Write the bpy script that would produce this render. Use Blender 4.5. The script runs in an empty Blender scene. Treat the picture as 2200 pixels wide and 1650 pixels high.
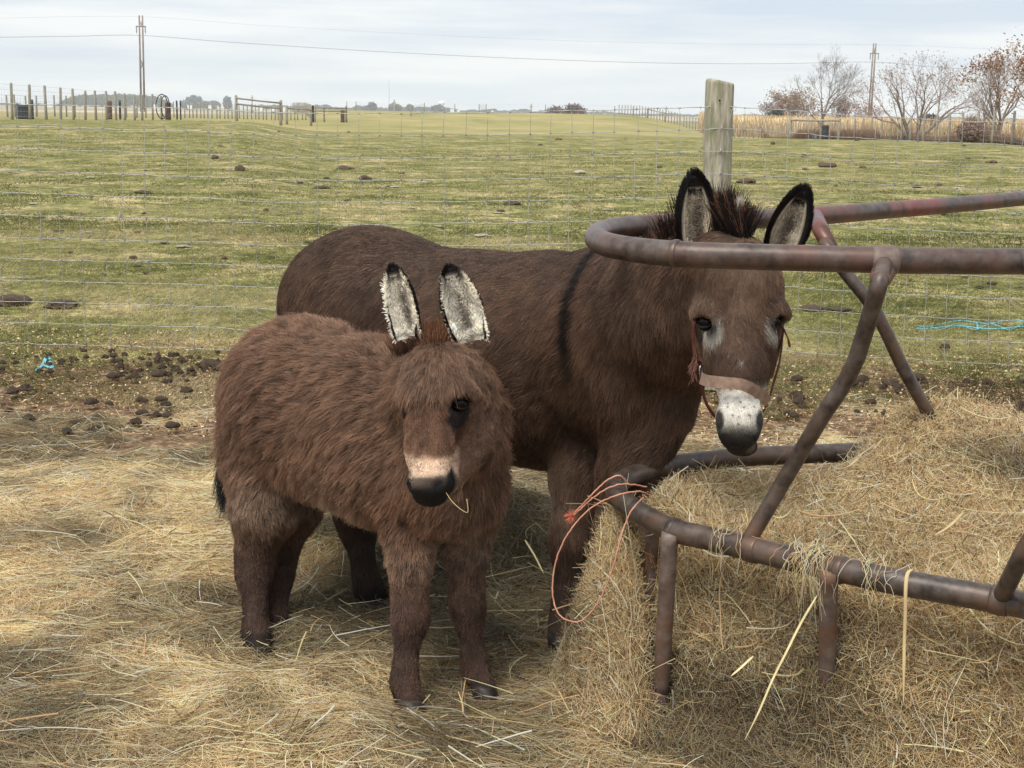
import bpy, bmesh, math, random, time
import numpy as np
from mathutils import Vector, Matrix

# ---------------------------------------------------------------- camera, sky, sun, exposure
SC = bpy.context.scene
COL = SC.collection
RNG = np.random.default_rng(7)
random.seed(7)
F, CX, CY, EYE = 3100.0, 1100.0, 825.0, 1.30
PITCH, ROLL = math.radians(10.69), math.radians(0.95)
cam_rot = Matrix.Rotation(math.radians(90) - PITCH, 4, 'X') @ Matrix.Rotation(ROLL, 4, 'Z')
cam = bpy.data.cameras.new('camera'); cam.sensor_width = 36.0; cam.lens = 36.0 * F / 2200.0
cam.clip_start = 0.05; cam.clip_end = 9000
cam_ob = bpy.data.objects.new('camera', cam); COL.objects.link(cam_ob)
cam_ob.matrix_world = Matrix.Translation((0, 0, EYE)) @ cam_rot
SC.camera = cam_ob
R3 = np.array(cam_rot.to_3x3())

SUN_EL, SUN_AZ = 60.0, 212.0      # degrees; azimuth from +Y clockwise (behind the camera, a little to the left)
world = bpy.data.worlds.new('World'); SC.world = world; world.use_nodes = True
wn = world.node_tree; wn.nodes.clear()
def N(nt, typ, loc=(0, 0), **kw):
    n = nt.nodes.new(typ)
    for k, v in kw.items():
        if k.startswith('i_'): n.inputs[k[2:].replace('_', ' ')].default_value = v
        else: setattr(n, k, v)
    return n
sky = N(wn, 'ShaderNodeTexSky', sky_type='NISHITA', sun_disc=False)
sky.sun_elevation = math.radians(SUN_EL); sky.sun_rotation = math.radians(SUN_AZ); sky.altitude = 200; sky.dust_density = 2.0
wtc = N(wn, 'ShaderNodeTexCoord')
wmap = N(wn, 'ShaderNodeMapping'); wmap.inputs['Scale'].default_value = (2.2, 2.2, 26)
wno = N(wn, 'ShaderNodeTexNoise', i_Scale=1.6, i_Detail=7.0, i_Roughness=0.52)
wramp = N(wn, 'ShaderNodeValToRGB')
e = wramp.color_ramp.elements
e[0].position = 0.38; e[0].color = (5.7, 6.6, 7.9, 1)
e[1].position = 0.62; e[1].color = (9.0, 9.15, 9.3, 1)
wmix = N(wn, 'ShaderNodeMixRGB'); wmix.inputs[0].default_value = 0.86
wbg = N(wn, 'ShaderNodeBackground'); wbg.inputs[1].default_value = 0.088
wout = N(wn, 'ShaderNodeOutputWorld')
L = wn.links.new
L(wtc.outputs['Generated'], wmap.inputs[0]); L(wmap.outputs[0], wno.inputs['Vector']); L(wno.outputs['Fac'], wramp.inputs[0])
L(sky.outputs[0], wmix.inputs[1]); L(wramp.outputs[0], wmix.inputs[2]); L(wmix.outputs[0], wbg.inputs[0]); L(wbg.outputs[0], wout.inputs[0])
sl = bpy.data.lights.new('sun', 'SUN'); sl.energy = 2.8; sl.angle = math.radians(34); sl.color = (1.0, 0.95, 0.88)
so = bpy.data.objects.new('sun', sl); COL.objects.link(so)
_a, _e = math.radians(SUN_AZ), math.radians(SUN_EL)
so.rotation_euler = Vector((math.sin(_a) * math.cos(_e), math.cos(_a) * math.cos(_e), math.sin(_e))).to_track_quat('Z', 'Y').to_euler()
SC.view_settings.view_transform = 'Standard'; SC.view_settings.look = 'None'
SC.view_settings.exposure = 0.40; SC.view_settings.gamma = 1.0
SC.render.engine = 'CYCLES'
SC.cycles.max_bounces = 6; SC.cycles.diffuse_bounces = 4; SC.cycles.glossy_bounces = 2; SC.cycles.transparent_max_bounces = 6
SC.cycles.volume_bounces = 1
SC.cycles.use_denoising = True; SC.cycles.denoiser = 'OPENIMAGEDENOISE'; SC.cycles.denoising_input_passes = 'RGB_ALBEDO_NORMAL'

# ---------------------------------------------------------------- helpers
def P(px, py, d):
    """world point seen at photo pixel (px,py) at optical depth d"""
    return np.array([0, 0, EYE]) + R3 @ np.array([(px - CX) / F * d, (CY - py) / F * d, -d])
def PZ(px, py, z):
    v = R3 @ np.array([(px - CX) / F, (CY - py) / F, -1.0])
    return np.array([0, 0, EYE]) + v * ((z - EYE) / v[2])
def PY(px, py, y):
    v = R3 @ np.array([(px - CX) / F, (CY - py) / F, -1.0])
    return np.array([0, 0, EYE]) + v * (y / v[1])
def sstep(a, b, x):
    t = np.clip((x - a) / (b - a), 0, 1); return t * t * (3 - 2 * t)

def tag(o, label=None, cat=None, group=None, kind=None):
    if label: o['label'] = label
    if cat: o['category'] = cat
    if group: o['group'] = group
    if kind: o['kind'] = kind
    return o
def empty(name, loc=(0, 0, 0)):
    o = bpy.data.objects.new(name, None); COL.objects.link(o); o.location = loc; return o
def link(name, data, parent=None):
    o = bpy.data.objects.new(name, data); COL.objects.link(o)
    if parent is not None:
        o.parent = parent; o.matrix_parent_inverse = Matrix.Translation(-parent.location)
    return o
def mesh(name, V, Fc, mat, parent=None, smooth=True, cols=None):
    me = bpy.data.meshes.new(name)
    V = np.asarray(V, np.float64)
    if isinstance(Fc, np.ndarray):
        k = Fc.shape[1]; n = len(Fc)
        me.vertices.add(len(V)); me.vertices.foreach_set('co', V.ravel())
        me.loops.add(n * k); me.loops.foreach_set('vertex_index', Fc.astype(np.int32).ravel())
        me.polygons.add(n); me.polygons.foreach_set('loop_start', np.arange(0, n * k, k, dtype=np.int32))
        me.update(calc_edges=True); me.validate()
    else:
        me.from_pydata([tuple(v) for v in V], [], Fc); me.update()
    if smooth: me.polygons.foreach_set('use_smooth', np.ones(len(me.polygons), bool))
    if cols is not None:
        a = me.color_attributes.new('col', 'FLOAT_COLOR', 'POINT')
        a.data.foreach_set('color', np.c_[cols, np.ones(len(cols))].astype(np.float32).ravel())
    if mat: me.materials.append(mat)
    return link(name, me, parent)
class MB:
    """collects pieces of one mesh"""
    def __init__(s): s.V = []; s.F = []; s.n = 0
    def add(s, V, Fc):
        V = np.asarray(V, float); s.V.append(V)
        s.F += [tuple(int(i) + s.n for i in f) for f in Fc]; s.n += len(V)
    def tube(s, pts, r, sides=8, cap=True, flat=1.0, up=None):
        pts = np.asarray(pts, float); n = len(pts)
        r = np.broadcast_to(np.asarray(r, float), (n,))
        T = np.gradient(pts, axis=0); T /= np.linalg.norm(T, axis=1)[:, None] + 1e-12
        u = np.array(up if up is not None else ([0, 0, 1] if abs(T[0][2]) < .9 else [1, 0, 0]), float)
        ang = np.arange(sides) / sides * 2 * math.pi; V = []
        for i in range(n):
            u = u - T[i] * u.dot(T[i]); u /= np.linalg.norm(u) + 1e-12
            w = np.cross(T[i], u)
            V.append(pts[i] + r[i] * (np.cos(ang)[:, None] * u * flat + np.sin(ang)[:, None] * w))
        V = np.concatenate(V); Fc = []
        for i in range(n - 1):
            for j in range(sides):
                a = i * sides + j; b = i * sides + (j + 1) % sides
                Fc.append((a, b, b + sides, a + sides))
        if cap: Fc.append(tuple(range(sides))[::-1]); Fc.append(tuple(range((n - 1) * sides, n * sides)))
        s.add(V, Fc)
    def box(s, c, sz, rot=None):
        c = np.asarray(c, float); h = np.asarray(sz, float) / 2
        V = np.array([[x, y, z] for x in (-1, 1) for y in (-1, 1) for z in (-1, 1)]) * h
        if rot is not None: V = V @ np.asarray(rot).T
        s.add(V + c, [(0, 1, 3, 2), (4, 6, 7, 5), (0, 4, 5, 1), (2, 3, 7, 6), (0, 2, 6, 4), (1, 5, 7, 3)])
    def build(s, name, mat, parent=None, smooth=True):
        return mesh(name, np.concatenate(s.V), s.F, mat, parent, smooth)
def catmull(pts, n=10, closed=False):
    p = np.asarray(pts, float)
    q = np.vstack([p[-1], p, p[:2]]) if closed else np.vstack([2 * p[0] - p[1], p, 2 * p[-1] - p[-2]])
    out = []
    for i in range(1, len(q) - 2):
        t = np.linspace(0, 1, n, endpoint=False)[:, None]
        a, b, c, d = q[i - 1], q[i], q[i + 1], q[i + 2]
        out.append(.5 * (2 * b + (c - a) * t + (2 * a - 5 * b + 4 * c - d) * t ** 2 + (3 * b - a - 3 * c + d) * t ** 3))
    if not closed: out.append(p[-1:])
    return np.vstack(out)
def strands(name, pts, rad, col, mat, parent=None):
    """pts (n,k,3) root to tip, rad (n,) or (n,k), col (n,3) -> one hair-curves object"""
    n, k = pts.shape[:2]
    hc = bpy.data.hair_curves.new(name); hc.add_curves([k] * n)
    hc.position_data.foreach_set('vector', pts.astype(np.float32).ravel())
    rad = np.asarray(rad)
    if rad.ndim < 2: rad = np.broadcast_to(rad.reshape(-1, 1), (n, 1)) * np.linspace(1, .35, k)[None]
    a = hc.attributes.new('radius', 'FLOAT', 'POINT'); a.data.foreach_set('value', rad.astype(np.float32).ravel())
    c = hc.attributes.new('col', 'FLOAT_COLOR', 'CURVE')
    c.data.foreach_set('color', np.c_[np.clip(col, 0, 1), np.ones(n)].astype(np.float32).ravel())
    hc.materials.append(mat)
    return link(name, hc, parent)

# cheap vectorised value noise
_perm = RNG.random((64, 64, 64)).astype(np.float32)
def vnoise(p, scale=1.0, octaves=3, gain=.5):
    p = np.asarray(p, float) * scale; out = np.zeros(len(p)); amp = 1.; tot = 0.
    for o in range(octaves):
        q = p * (2.03 ** o) + 17.3 * o; i = np.floor(q).astype(int); f = q - i; f = f * f * (3 - 2 * f); i &= 63
        j = (i + 1) & 63
        def g(a, b, c): return _perm[a, b, c]
        x0, y0, z0 = i.T; x1, y1, z1 = j.T; fx, fy, fz = f.T
        v = ((g(x0, y0, z0) * (1 - fx) + g(x1, y0, z0) * fx) * (1 - fy) + (g(x0, y1, z0) * (1 - fx) + g(x1, y1, z0) * fx) * fy) * (1 - fz) + \
            ((g(x0, y0, z1) * (1 - fx) + g(x1, y0, z1) * fx) * (1 - fy) + (g(x0, y1, z1) * (1 - fx) + g(x1, y1, z1) * fx) * fy) * fz
        out += v * amp; tot += amp; amp *= gain
    return out / tot
def n2(x, y, scale, octaves=3, off=0.0):
    x = np.asarray(x, float); sh = x.shape
    return vnoise(np.stack([x.ravel(), np.asarray(y, float).ravel(), np.full(x.size, off)], 1), scale, octaves).reshape(sh)

# ---------------------------------------------------------------- materials
def srgb(r, g, b):
    f = lambda c: ((c / 255 + .055) / 1.055) ** 2.4 if c > 10 else c / 255 / 12.92
    return (f(r), f(g), f(b), 1)
def base_mat(name, rough=.8, spec=.3):
    m = bpy.data.materials.new(name); m.use_nodes = True
    b = m.node_tree.nodes['Principled BSDF']; b.inputs['Roughness'].default_value = rough; b.inputs['Specular IOR Level'].default_value = spec
    return m, m.node_tree, b
def noise_mat(name, c1, c2, scale=8, rough=.8, spec=.3, bump=.3, dist=.01, detail=6, c3=None, scale3=2., p=(.35, .65), metal=0., stretch=None, p3=(.5, .6)):
    m, nt, b = base_mat(name, rough, spec); b.inputs['Metallic'].default_value = metal
    tc = N(nt, 'ShaderNodeTexCoord'); vec = tc.outputs['Object']
    if stretch:
        mp = N(nt, 'ShaderNodeMapping'); mp.inputs['Scale'].default_value = stretch; nt.links.new(vec, mp.inputs[0]); vec = mp.outputs[0]
    no = N(nt, 'ShaderNodeTexNoise', i_Scale=scale, i_Detail=detail, i_Roughness=.6); nt.links.new(vec, no.inputs['Vector'])
    r = N(nt, 'ShaderNodeValToRGB'); e = r.color_ramp.elements
    e[0].position, e[1].position = p; e[0].color = c1; e[1].color = c2
    nt.links.new(no.outputs['Fac'], r.inputs[0]); out = r.outputs[0]
    if c3:
        n3 = N(nt, 'ShaderNodeTexNoise', i_Scale=scale3, i_Detail=5.0, i_Roughness=.65); nt.links.new(vec, n3.inputs['Vector'])
        r3 = N(nt, 'ShaderNodeMapRange'); r3.inputs['From Min'].default_value = p3[0]; r3.inputs['From Max'].default_value = p3[1]
        nt.links.new(n3.outputs['Fac'], r3.inputs[0])
        mx = N(nt, 'ShaderNodeMixRGB'); mx.inputs[2].default_value = c3; nt.links.new(r3.outputs[0], mx.inputs[0]); nt.links.new(out, mx.inputs[1]); out = mx.outputs[0]
    nt.links.new(out, b.inputs['Base Color'])
    if bump:
        bp = N(nt, 'ShaderNodeBump'); bp.inputs['Strength'].default_value = bump; bp.inputs['Distance'].default_value = dist
        nt.links.new(no.outputs['Fac'], bp.inputs['Height']); nt.links.new(bp.outputs[0], b.inputs['Normal'])
    return m
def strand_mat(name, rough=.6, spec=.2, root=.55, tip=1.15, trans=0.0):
    """colour from the strand's own attribute, darker at the root than at the tip (as hair and dry grass are; in fur also painted shade)"""
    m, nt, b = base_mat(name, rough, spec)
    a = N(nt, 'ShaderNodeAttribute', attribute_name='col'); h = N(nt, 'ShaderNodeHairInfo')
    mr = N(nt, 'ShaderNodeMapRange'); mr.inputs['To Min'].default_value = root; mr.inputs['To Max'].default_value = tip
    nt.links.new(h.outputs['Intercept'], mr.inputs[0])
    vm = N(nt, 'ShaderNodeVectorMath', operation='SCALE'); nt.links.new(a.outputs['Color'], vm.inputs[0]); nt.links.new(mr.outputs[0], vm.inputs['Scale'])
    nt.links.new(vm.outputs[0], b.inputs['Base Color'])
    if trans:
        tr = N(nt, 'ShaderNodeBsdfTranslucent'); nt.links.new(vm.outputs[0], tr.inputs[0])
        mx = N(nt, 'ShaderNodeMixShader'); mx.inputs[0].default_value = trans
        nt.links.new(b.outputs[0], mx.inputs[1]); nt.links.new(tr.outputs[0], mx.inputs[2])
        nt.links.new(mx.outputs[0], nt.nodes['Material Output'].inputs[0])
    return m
def attr_mat(name, rough=.8, spec=.2, bumps=None, dist=.004, mul=None):
    m, nt, b = base_mat(name, rough, spec)
    a = N(nt, 'ShaderNodeAttribute', attribute_name='col')
    tc = N(nt, 'ShaderNodeTexCoord')
    if mul:
        no = N(nt, 'ShaderNodeTexNoise', i_Scale=mul, i_Detail=8.0, i_Roughness=.7); nt.links.new(tc.outputs['Object'], no.inputs['Vector'])
        mr = N(nt, 'ShaderNodeMapRange'); mr.inputs['From Min'].default_value = .3; mr.inputs['From Max'].default_value = .7
        mr.inputs['To Min'].default_value = .6; mr.inputs['To Max'].default_value = 1.4; nt.links.new(no.outputs['Fac'], mr.inputs[0])
        vm = N(nt, 'ShaderNodeVectorMath', operation='SCALE'); nt.links.new(a.outputs['Color'], vm.inputs[0]); nt.links.new(mr.outputs[0], vm.inputs['Scale'])
        nt.links.new(vm.outputs[0], b.inputs['Base Color'])
    else: nt.links.new(a.outputs['Color'], b.inputs['Base Color'])
    if bumps:
        no = N(nt, 'ShaderNodeTexNoise', i_Scale=bumps, i_Detail=8.0, i_Roughness=.65); nt.links.new(tc.outputs['Object'], no.inputs['Vector'])
        bp = N(nt, 'ShaderNodeBump'); bp.inputs['Distance'].default_value = dist; nt.links.new(no.outputs['Fac'], bp.inputs['Height']); nt.links.new(bp.outputs[0], b.inputs['Normal'])
    return m
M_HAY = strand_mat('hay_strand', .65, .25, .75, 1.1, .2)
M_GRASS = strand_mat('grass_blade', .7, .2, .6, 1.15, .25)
M_WIRE = noise_mat('galvanised_wire', srgb(150, 152, 148), srgb(190, 190, 184), 40, .5, .5, 0, metal=.3)
M_FARWIRE = noise_mat('far_wire', srgb(140, 142, 140), srgb(170, 170, 166), 4, .6, .4, 0)
M_POST = noise_mat('weathered_wood', srgb(128, 122, 104), srgb(186, 180, 158), 9, .85, .2, .6, .004, c3=srgb(120, 126, 92), scale3=5, stretch=(6, 6, .7), p3=(.52, .7))
M_FARPOST = noise_mat('grey_wood', srgb(136, 130, 118), srgb(168, 162, 148), 3, .9, .2, 0)
M_DARKPOST = noise_mat('dark_post', srgb(45, 45, 48), srgb(70, 68, 66), 3, .8, .3, 0)
M_STEEL = noise_mat('weathered_steel', srgb(52, 44, 39), srgb(98, 87, 79), 34, .42, .5, .3, .0012, detail=9, c3=srgb(104, 80, 64), scale3=7, p3=(.48, .68), metal=.2)
M_STEELRED = noise_mat('worn_red_steel', srgb(56, 46, 41), srgb(102, 90, 82), 34, .42, .5, .3, .0012, detail=9, c3=srgb(104, 74, 62), scale3=7, p3=(.48, .68), metal=.2)
def _red(m):
    # the old red paint survives on the far side of the ring only
    nt = m.node_tree; b = nt.nodes['Principled BSDF']; src = b.inputs['Base Color'].links[0].from_socket
    tc = N(nt, 'ShaderNodeTexCoord'); sp = N(nt, 'ShaderNodeSeparateXYZ'); nt.links.new(tc.outputs['Object'], sp.inputs[0])
    a = N(nt, 'ShaderNodeMapRange'); a.inputs[1].default_value = 2.95; a.inputs[2].default_value = 3.15; nt.links.new(sp.outputs['Y'], a.inputs[0])
    no = N(nt, 'ShaderNodeTexNoise', i_Scale=6.0, i_Detail=8.0, i_Roughness=.7); nt.links.new(tc.outputs['Object'], no.inputs['Vector'])
    r = N(nt, 'ShaderNodeMapRange'); r.inputs[1].default_value = .46; r.inputs[2].default_value = .6; r.inputs[4].default_value = .45; nt.links.new(no.outputs['Fac'], r.inputs[0])
    mu = N(nt, 'ShaderNodeMath', operation='MULTIPLY'); nt.links.new(a.outputs[0], mu.inputs[0]); nt.links.new(r.outputs[0], mu.inputs[1])
    x = N(nt, 'ShaderNodeMixRGB'); x.inputs[2].default_value = srgb(150, 62, 56); nt.links.new(mu.outputs[0], x.inputs[0]); nt.links.new(src, x.inputs[1]); nt.links.new(x.outputs[0], b.inputs['Base Color'])
_red(M_STEELRED)
M_RUST = noise_mat('rusty_steel', srgb(88, 74, 66), srgb(130, 114, 104), 30, .6, .4, .4, .002, c3=srgb(112, 84, 68), scale3=9, p3=(.48, .62), metal=.15)

# ---------------------------------------------------------------- terrain
_prof = {
 'L': [(0, 0), (12, 0), (30, .22), (56, .70), (77, .50), (92, .52), (115, .40), (160, .0), (400, -.7), (1500, -1), (3200, -1.2)],
 'C': [(0, 0), (12, 0), (30, .08), (60, .25), (85, 0), (105, -.05), (125, .25), (160, .78), (200, 1.18), (240, 1.0), (320, -.8), (1500, -1.2), (3200, -1.2)],
 'R': [(0, 0), (12, 0), (35, .15), (65, .3), (92, -.1), (138, -.8), (200, -1), (400, -.8), (1500, -1), (3200, -1.2)]}
_t = np.linspace(0, math.log(3300 / 8 + 1), 600)
_yk = 8 * (np.exp(_t) - 1)
_pk = {}
for k, v in _prof.items():
    z = np.interp(_yk, [a for a, b in v], [b for a, b in v]); z = np.r_[np.full(12, z[0]), z, np.full(12, z[-1])]
    _pk[k] = np.convolve(z, np.ones(17) / 17, 'same')[12:-12]
def gz(x, y):
    x = np.asarray(x, float); y = np.asarray(y, float)
    b = x / np.maximum(y, 1); yy = np.maximum(y, 0)
    l, c, r = (np.interp(yy, _yk, _pk[k]) for k in 'LCR')
    wl = sstep(-.13, -.19, b); wr = sstep(.07, .15, b)
    z = l * wl + r * wr + c * (1 - wl - wr)
    z = z + (n2(x, y, .35, 3, 3.) - .5) * .09 * sstep(5, 10, y)
    return z

# ---------------------------------------------------------------- ground
def sinh_axis(lo, hi, n, a):
    return a * np.sinh(np.linspace(math.asinh(lo / a), math.asinh(hi / a), n))
gx = sinh_axis(-2600, 2600, 420, 3.0)
gy = 6 + sinh_axis(-60, 3190, 560, 5.0)
GX, GY = np.meshgrid(gx, gy, indexing='ij')
GZ = gz(GX, GY) - .012 + (n2(GX, GY, 7, 3, 5.) - .5) * .03 * sstep(40, 10, np.abs(GY))
nx, ny = GX.shape
idx = np.arange(nx * ny).reshape(nx, ny)
GF = np.stack([idx[:-1, :-1], idx[1:, :-1], idx[1:, 1:], idx[:-1, 1:]], -1).reshape(-1, 4)
def ground_material():
    m, nt, b = base_mat('meadow_ground', .95, .1); l = nt.links.new
    tc = N(nt, 'ShaderNodeTexCoord'); sp = N(nt, 'ShaderNodeSeparateXYZ'); l(tc.outputs['Object'], sp.inputs[0])
    def noise(s, d=6., r=.6, st=None):
        n = N(nt, 'ShaderNodeTexNoise', i_Scale=s, i_Detail=d, i_Roughness=r)
        if st:
            mp = N(nt, 'ShaderNodeMapping'); mp.inputs['Scale'].default_value = st; l(tc.outputs['Object'], mp.inputs[0]); l(mp.outputs[0], n.inputs['Vector'])
        else: l(tc.outputs['Object'], n.inputs['Vector'])
        return n.outputs['Fac']
    def ramp(f, stops):
        r = N(nt, 'ShaderNodeValToRGB'); el = r.color_ramp.elements
        for i, (p, c) in enumerate(stops):
            q = el[i] if i < 2 else el.new(p)
            q.position = p; q.color = c
        l(f, r.inputs[0]); return r.outputs[0]
    def rng(f, a, b_, c=0., d=1.):
        r = N(nt, 'ShaderNodeMapRange'); r.interpolation_type = 'SMOOTHSTEP'
        for i, v in enumerate((a, b_, c, d)): r.inputs[i + 1].default_value = v
        l(f, r.inputs[0]); return r.outputs[0]
    def mix(f, a, c, mode='MIX'):
        x = N(nt, 'ShaderNodeMixRGB', blend_type=mode)
        if isinstance(f, float): x.inputs[0].default_value = f
        else: l(f, x.inputs[0])
        for i, v in ((1, a), (2, c)):
            if isinstance(v, tuple): x.inputs[i].default_value = v
            else: l(v, x.inputs[i])
        return x.outputs[0]
    def math_(op, a, c):
        x = N(nt, 'ShaderNodeMath', operation=op)
        for i, v in ((0, a), (1, c)):
            if isinstance(v, (int, float)): x.inputs[i].default_value = v
            else: l(v, x.inputs[i])
        return x.outputs[0]
    grass = ramp(noise(1.7, 12., .74), [(.36, srgb(88, 90, 48)), (.62, srgb(162, 150, 102)), (.5, srgb(122, 122, 70))])
    dry = rng(noise(.7, 10., .75), .50, .62)
    grass = mix(dry, grass, srgb(176, 160, 116))
    fine = rng(noise(24., 10., .8), .34, .66, .55, 1.45)
    vm = N(nt, 'ShaderNodeVectorMath', operation='SCALE'); l(grass, vm.inputs[0]); l(fine, vm.inputs['Scale']); grass = vm.outputs[0]
    sm = rng(noise(7., 12., .85, (1, .8, 1)), .42, .58, .52, 1.26)
    vm2 = N(nt, 'ShaderNodeVectorMath', operation='SCALE'); l(grass, vm2.inputs[0]); l(sm, vm2.inputs['Scale']); grass = vm2.outputs[0]
    grass = mix(rng(noise(11., 9., .8), .60, .66), grass, srgb(196, 180, 140))
    # dark soil crumbs
    grass = mix(rng(noise(2.6, 6., .6, (1, .6, 1)), .66, .71), grass, srgb(72, 62, 46))
    Y = sp.outputs['Y']
    # bank beyond the first meadow: tanner
    tan = ramp(noise(.12, 9., .7, (1, .35, 1)), [(.35, srgb(128, 128, 78)), (.65, srgb(172, 156, 110))])
    yw = math_('ADD', Y, math_('MULTIPLY', noise(.09, 4.), 24.))
    c = mix(rng(yw, 92, 99), grass, tan)
    far = ramp(noise(.02, 6., .6, (1, .2, 1)), [(.4, srgb(126, 130, 108)), (.6, srgb(196, 178, 150))])
    c = mix(rng(Y, 250, 340), c, far)
    # trampled litter by the pen
    lit = ramp(noise(14., 10., .75), [(.36, srgb(66, 51, 40)), (.72, srgb(198, 174, 136)), (.52, srgb(116, 94, 72))])
    yy = math_('ADD', Y, math_('MULTIPLY', noise(1.1, 6., .65), -4.2))
    c = mix(rng(yy, 6.0, 4.9), c, lit)
    l(c, b.inputs['Base Color'])
    bp = N(nt, 'ShaderNodeBump'); bp.inputs['Distance'].default_value = .02; bp.inputs['Strength'].default_value = .6
    l(noise(30., 8., .7), bp.inputs['Height']); l(bp.outputs[0], b.inputs['Normal'])
    return m
M_GROUND = ground_material()
g = mesh('ground', np.stack([GX, GY, GZ], -1).reshape(-1, 3), GF, M_GROUND); tag(g, kind='structure')
# ---------------------------------------------------------------- feeder ring geometry (needed by the hay)
TOPZ, BOTZ, FOOTZ = 1.05, .48, .06
top_px = [(2320, 565), (2200, 562), (2050, 561), (1900, 559), (1700, 554), (1560, 550), (1480, 547), (1400, 541), (1340, 533), (1300, 524), (1281, 512), (1290, 499), (1325, 490), (1380, 484), (1450, 480), (1600, 472), (1750, 464), (1900, 452), (2050, 440), (2200, 426), (2320, 414)]
bot_px = [(2330, 1330), (2200, 1300), (2100, 1281), (2000, 1263), (1900, 1245), (1790, 1220), (1700, 1200), (1600, 1176), (1520, 1156), (1450, 1140), (1390, 1112), (1345, 1082), (1322, 1056), (1335, 1034), (1370, 1018), (1430, 1003), (1500, 992), (1600, 982), (1720, 976), (1830, 972), (1960, 966), (2080, 962), (2200, 962), (2330, 966)]
def ring_path(px, z):
    p = np.array([PZ(a, b, z) for a, b in px])
    # close the ring beyond the picture
    a, b = p[0], p[-1]; out = []
    mid = (a + b) / 2; rad = (b - a) / 2
    ex = np.array([1., 0, 0]) * np.linalg.norm(rad) * 1.15
    for t in np.linspace(0, math.pi, 8)[1:-1]:
        out.append(mid + rad * (-math.cos(t)) + ex * math.sin(t) + np.array([.12, 0, 0]))
    loop = np.vstack([p, np.array(out)[::-1]])
    return loop
TOPL, BOTL = ring_path(top_px, TOPZ), ring_path(bot_px, BOTZ)
TOPC, BOTC = catmull(TOPL, 6, True), catmull(BOTL, 6, True)
def poly_sd(x, y, poly):
    """signed distance to a polygon, negative inside"""
    sh = x.shape; q = np.stack([x.ravel(), y.ravel()], 1); a = poly[:, :2]; b = np.roll(a, -1, 0)
    d = np.full(len(q), 1e9); ins = np.zeros(len(q), bool)
    for (ax, ay), (bx, by) in zip(a, b):
        ex, ey = bx - ax, by - ay; wx, wy = q[:, 0] - ax, q[:, 1] - ay
        t = np.clip((wx * ex + wy * ey) / (ex * ex + ey * ey + 1e-12), 0, 1)
        d = np.minimum(d, np.hypot(wx - ex * t, wy - ey * t))
        if ay != by:
            c = ((ay > q[:, 1]) != (by > q[:, 1])) & (q[:, 0] < (bx - ax) * (q[:, 1] - ay) / (by - ay) + ax); ins ^= c
    return np.where(ins, -d, d).reshape(sh)
BOT2 = BOTC[::2]

def hay_cover(x, y):
    """0 where bare ground shows, 1 where hay covers"""
    e = 6.25 + (n2(x, y, .9, 4, 9.) - .5) * 2.2
    return sstep(e + .5, e - .7, y) * (1 - .9 * sstep(.47, .60, n2(x, y, 1.9, 4, 66.)) * sstep(4.4, 5.4, y))
def bed_z(x, y):
    """loose hay lying on the ground"""
    c = hay_cover(x, y)
    h = .012 + .055 * (n2(x, y, 2.3, 3, 1.) - .3) * sstep(6.2, 4.6, y) + .045 * (n2(x, y, 7, 3, 2.) - .5)
    # raised drift behind the foal and towards the feeder, trampled low where the hooves are
    for px, py, r, a in ((610, 1200, .3, .06), (900, 1160, .28, .07), (1110, 1180, .26, .13), (140, 1150, .5, .05), (300, 1560, .5, .03), (690, 1600, .3, .05)):
        q = PZ(px, py, .03); h = h + a * np.exp(-((x - q[0]) ** 2 + (y - q[1]) ** 2) / r ** 2)
    for px, py in ((880, 1505), (1035, 1475), (565, 1415), (590, 1405), (1212, 1385), (795, 1305), (605, 1262)):
        q = PZ(px, py, 0); k = np.exp(-((x - q[0]) ** 2 + (y - q[1] + .05) ** 2) / .15 ** 2); h = h * (1 - k) - .006 * k
    return gz(x, y) + h * c - .03 * (1 - c)
_lump = [(PZ(2010, 1010, .45)[0], PZ(2010, 1010, .45)[1], .34, .16), (PZ(1700, 1110, .45)[0], PZ(1700, 1110, .45)[1], .25, .035), (PZ(2150, 1120, .45)[0], PZ(2150, 1120, .45)[1], .3, .06), (PZ(1900, 1230, .45)[0], PZ(1900, 1230, .45)[1], .12, -.05)]
def heap_parts(x, y):
    sd = poly_sd(x, y, BOT2)
    core = .47 - .07 * sstep(0, -.55, sd) + .03 * (n2(x, y, 4, 3, 4.) - .5) * 2
    for lx, ly, r, a in _lump: core = core + a * np.exp(-((x - lx) ** 2 + (y - ly) ** 2) / r ** 2)
    return sd, core
def heap_z(x, y):
    sd, core = heap_parts(x, y)
    w = sd + .028 * (n2(x, y, 3.2, 3, 6.) - .5) * 2 + .03
    lf = sstep(.30, .25, x) * sstep(3.3, 3.1, y)            # at the rounded end the hay has slumped outwards
    # nearly upright wall just inside the rail, then a low skirt of fallen hay outside it
    wall = sstep(.015, -.10, w); skirt = 1 - np.clip((w + .04) / .30, 0, 1)
    prof = np.maximum(wall, .25 * skirt ** 1.3) + .10 * wall * (1 - wall)
    slump = 1 - np.clip((w + .01) / .13, 0, 1); prof = np.maximum(prof, lf * slump ** .8)
    # on the far side the hay sits lower, below the rail
    far = sstep(3.15, 3.5, y) * sstep(1.0, .7, x)
    top = core * (1 - .42 * far) - .02
    return np.where(w < -.10, top, top * prof - .03 * (1 - np.minimum(prof, 1)))
def surf_z(x, y): return np.maximum(bed_z(x, y), heap_z(x, y))

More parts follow.
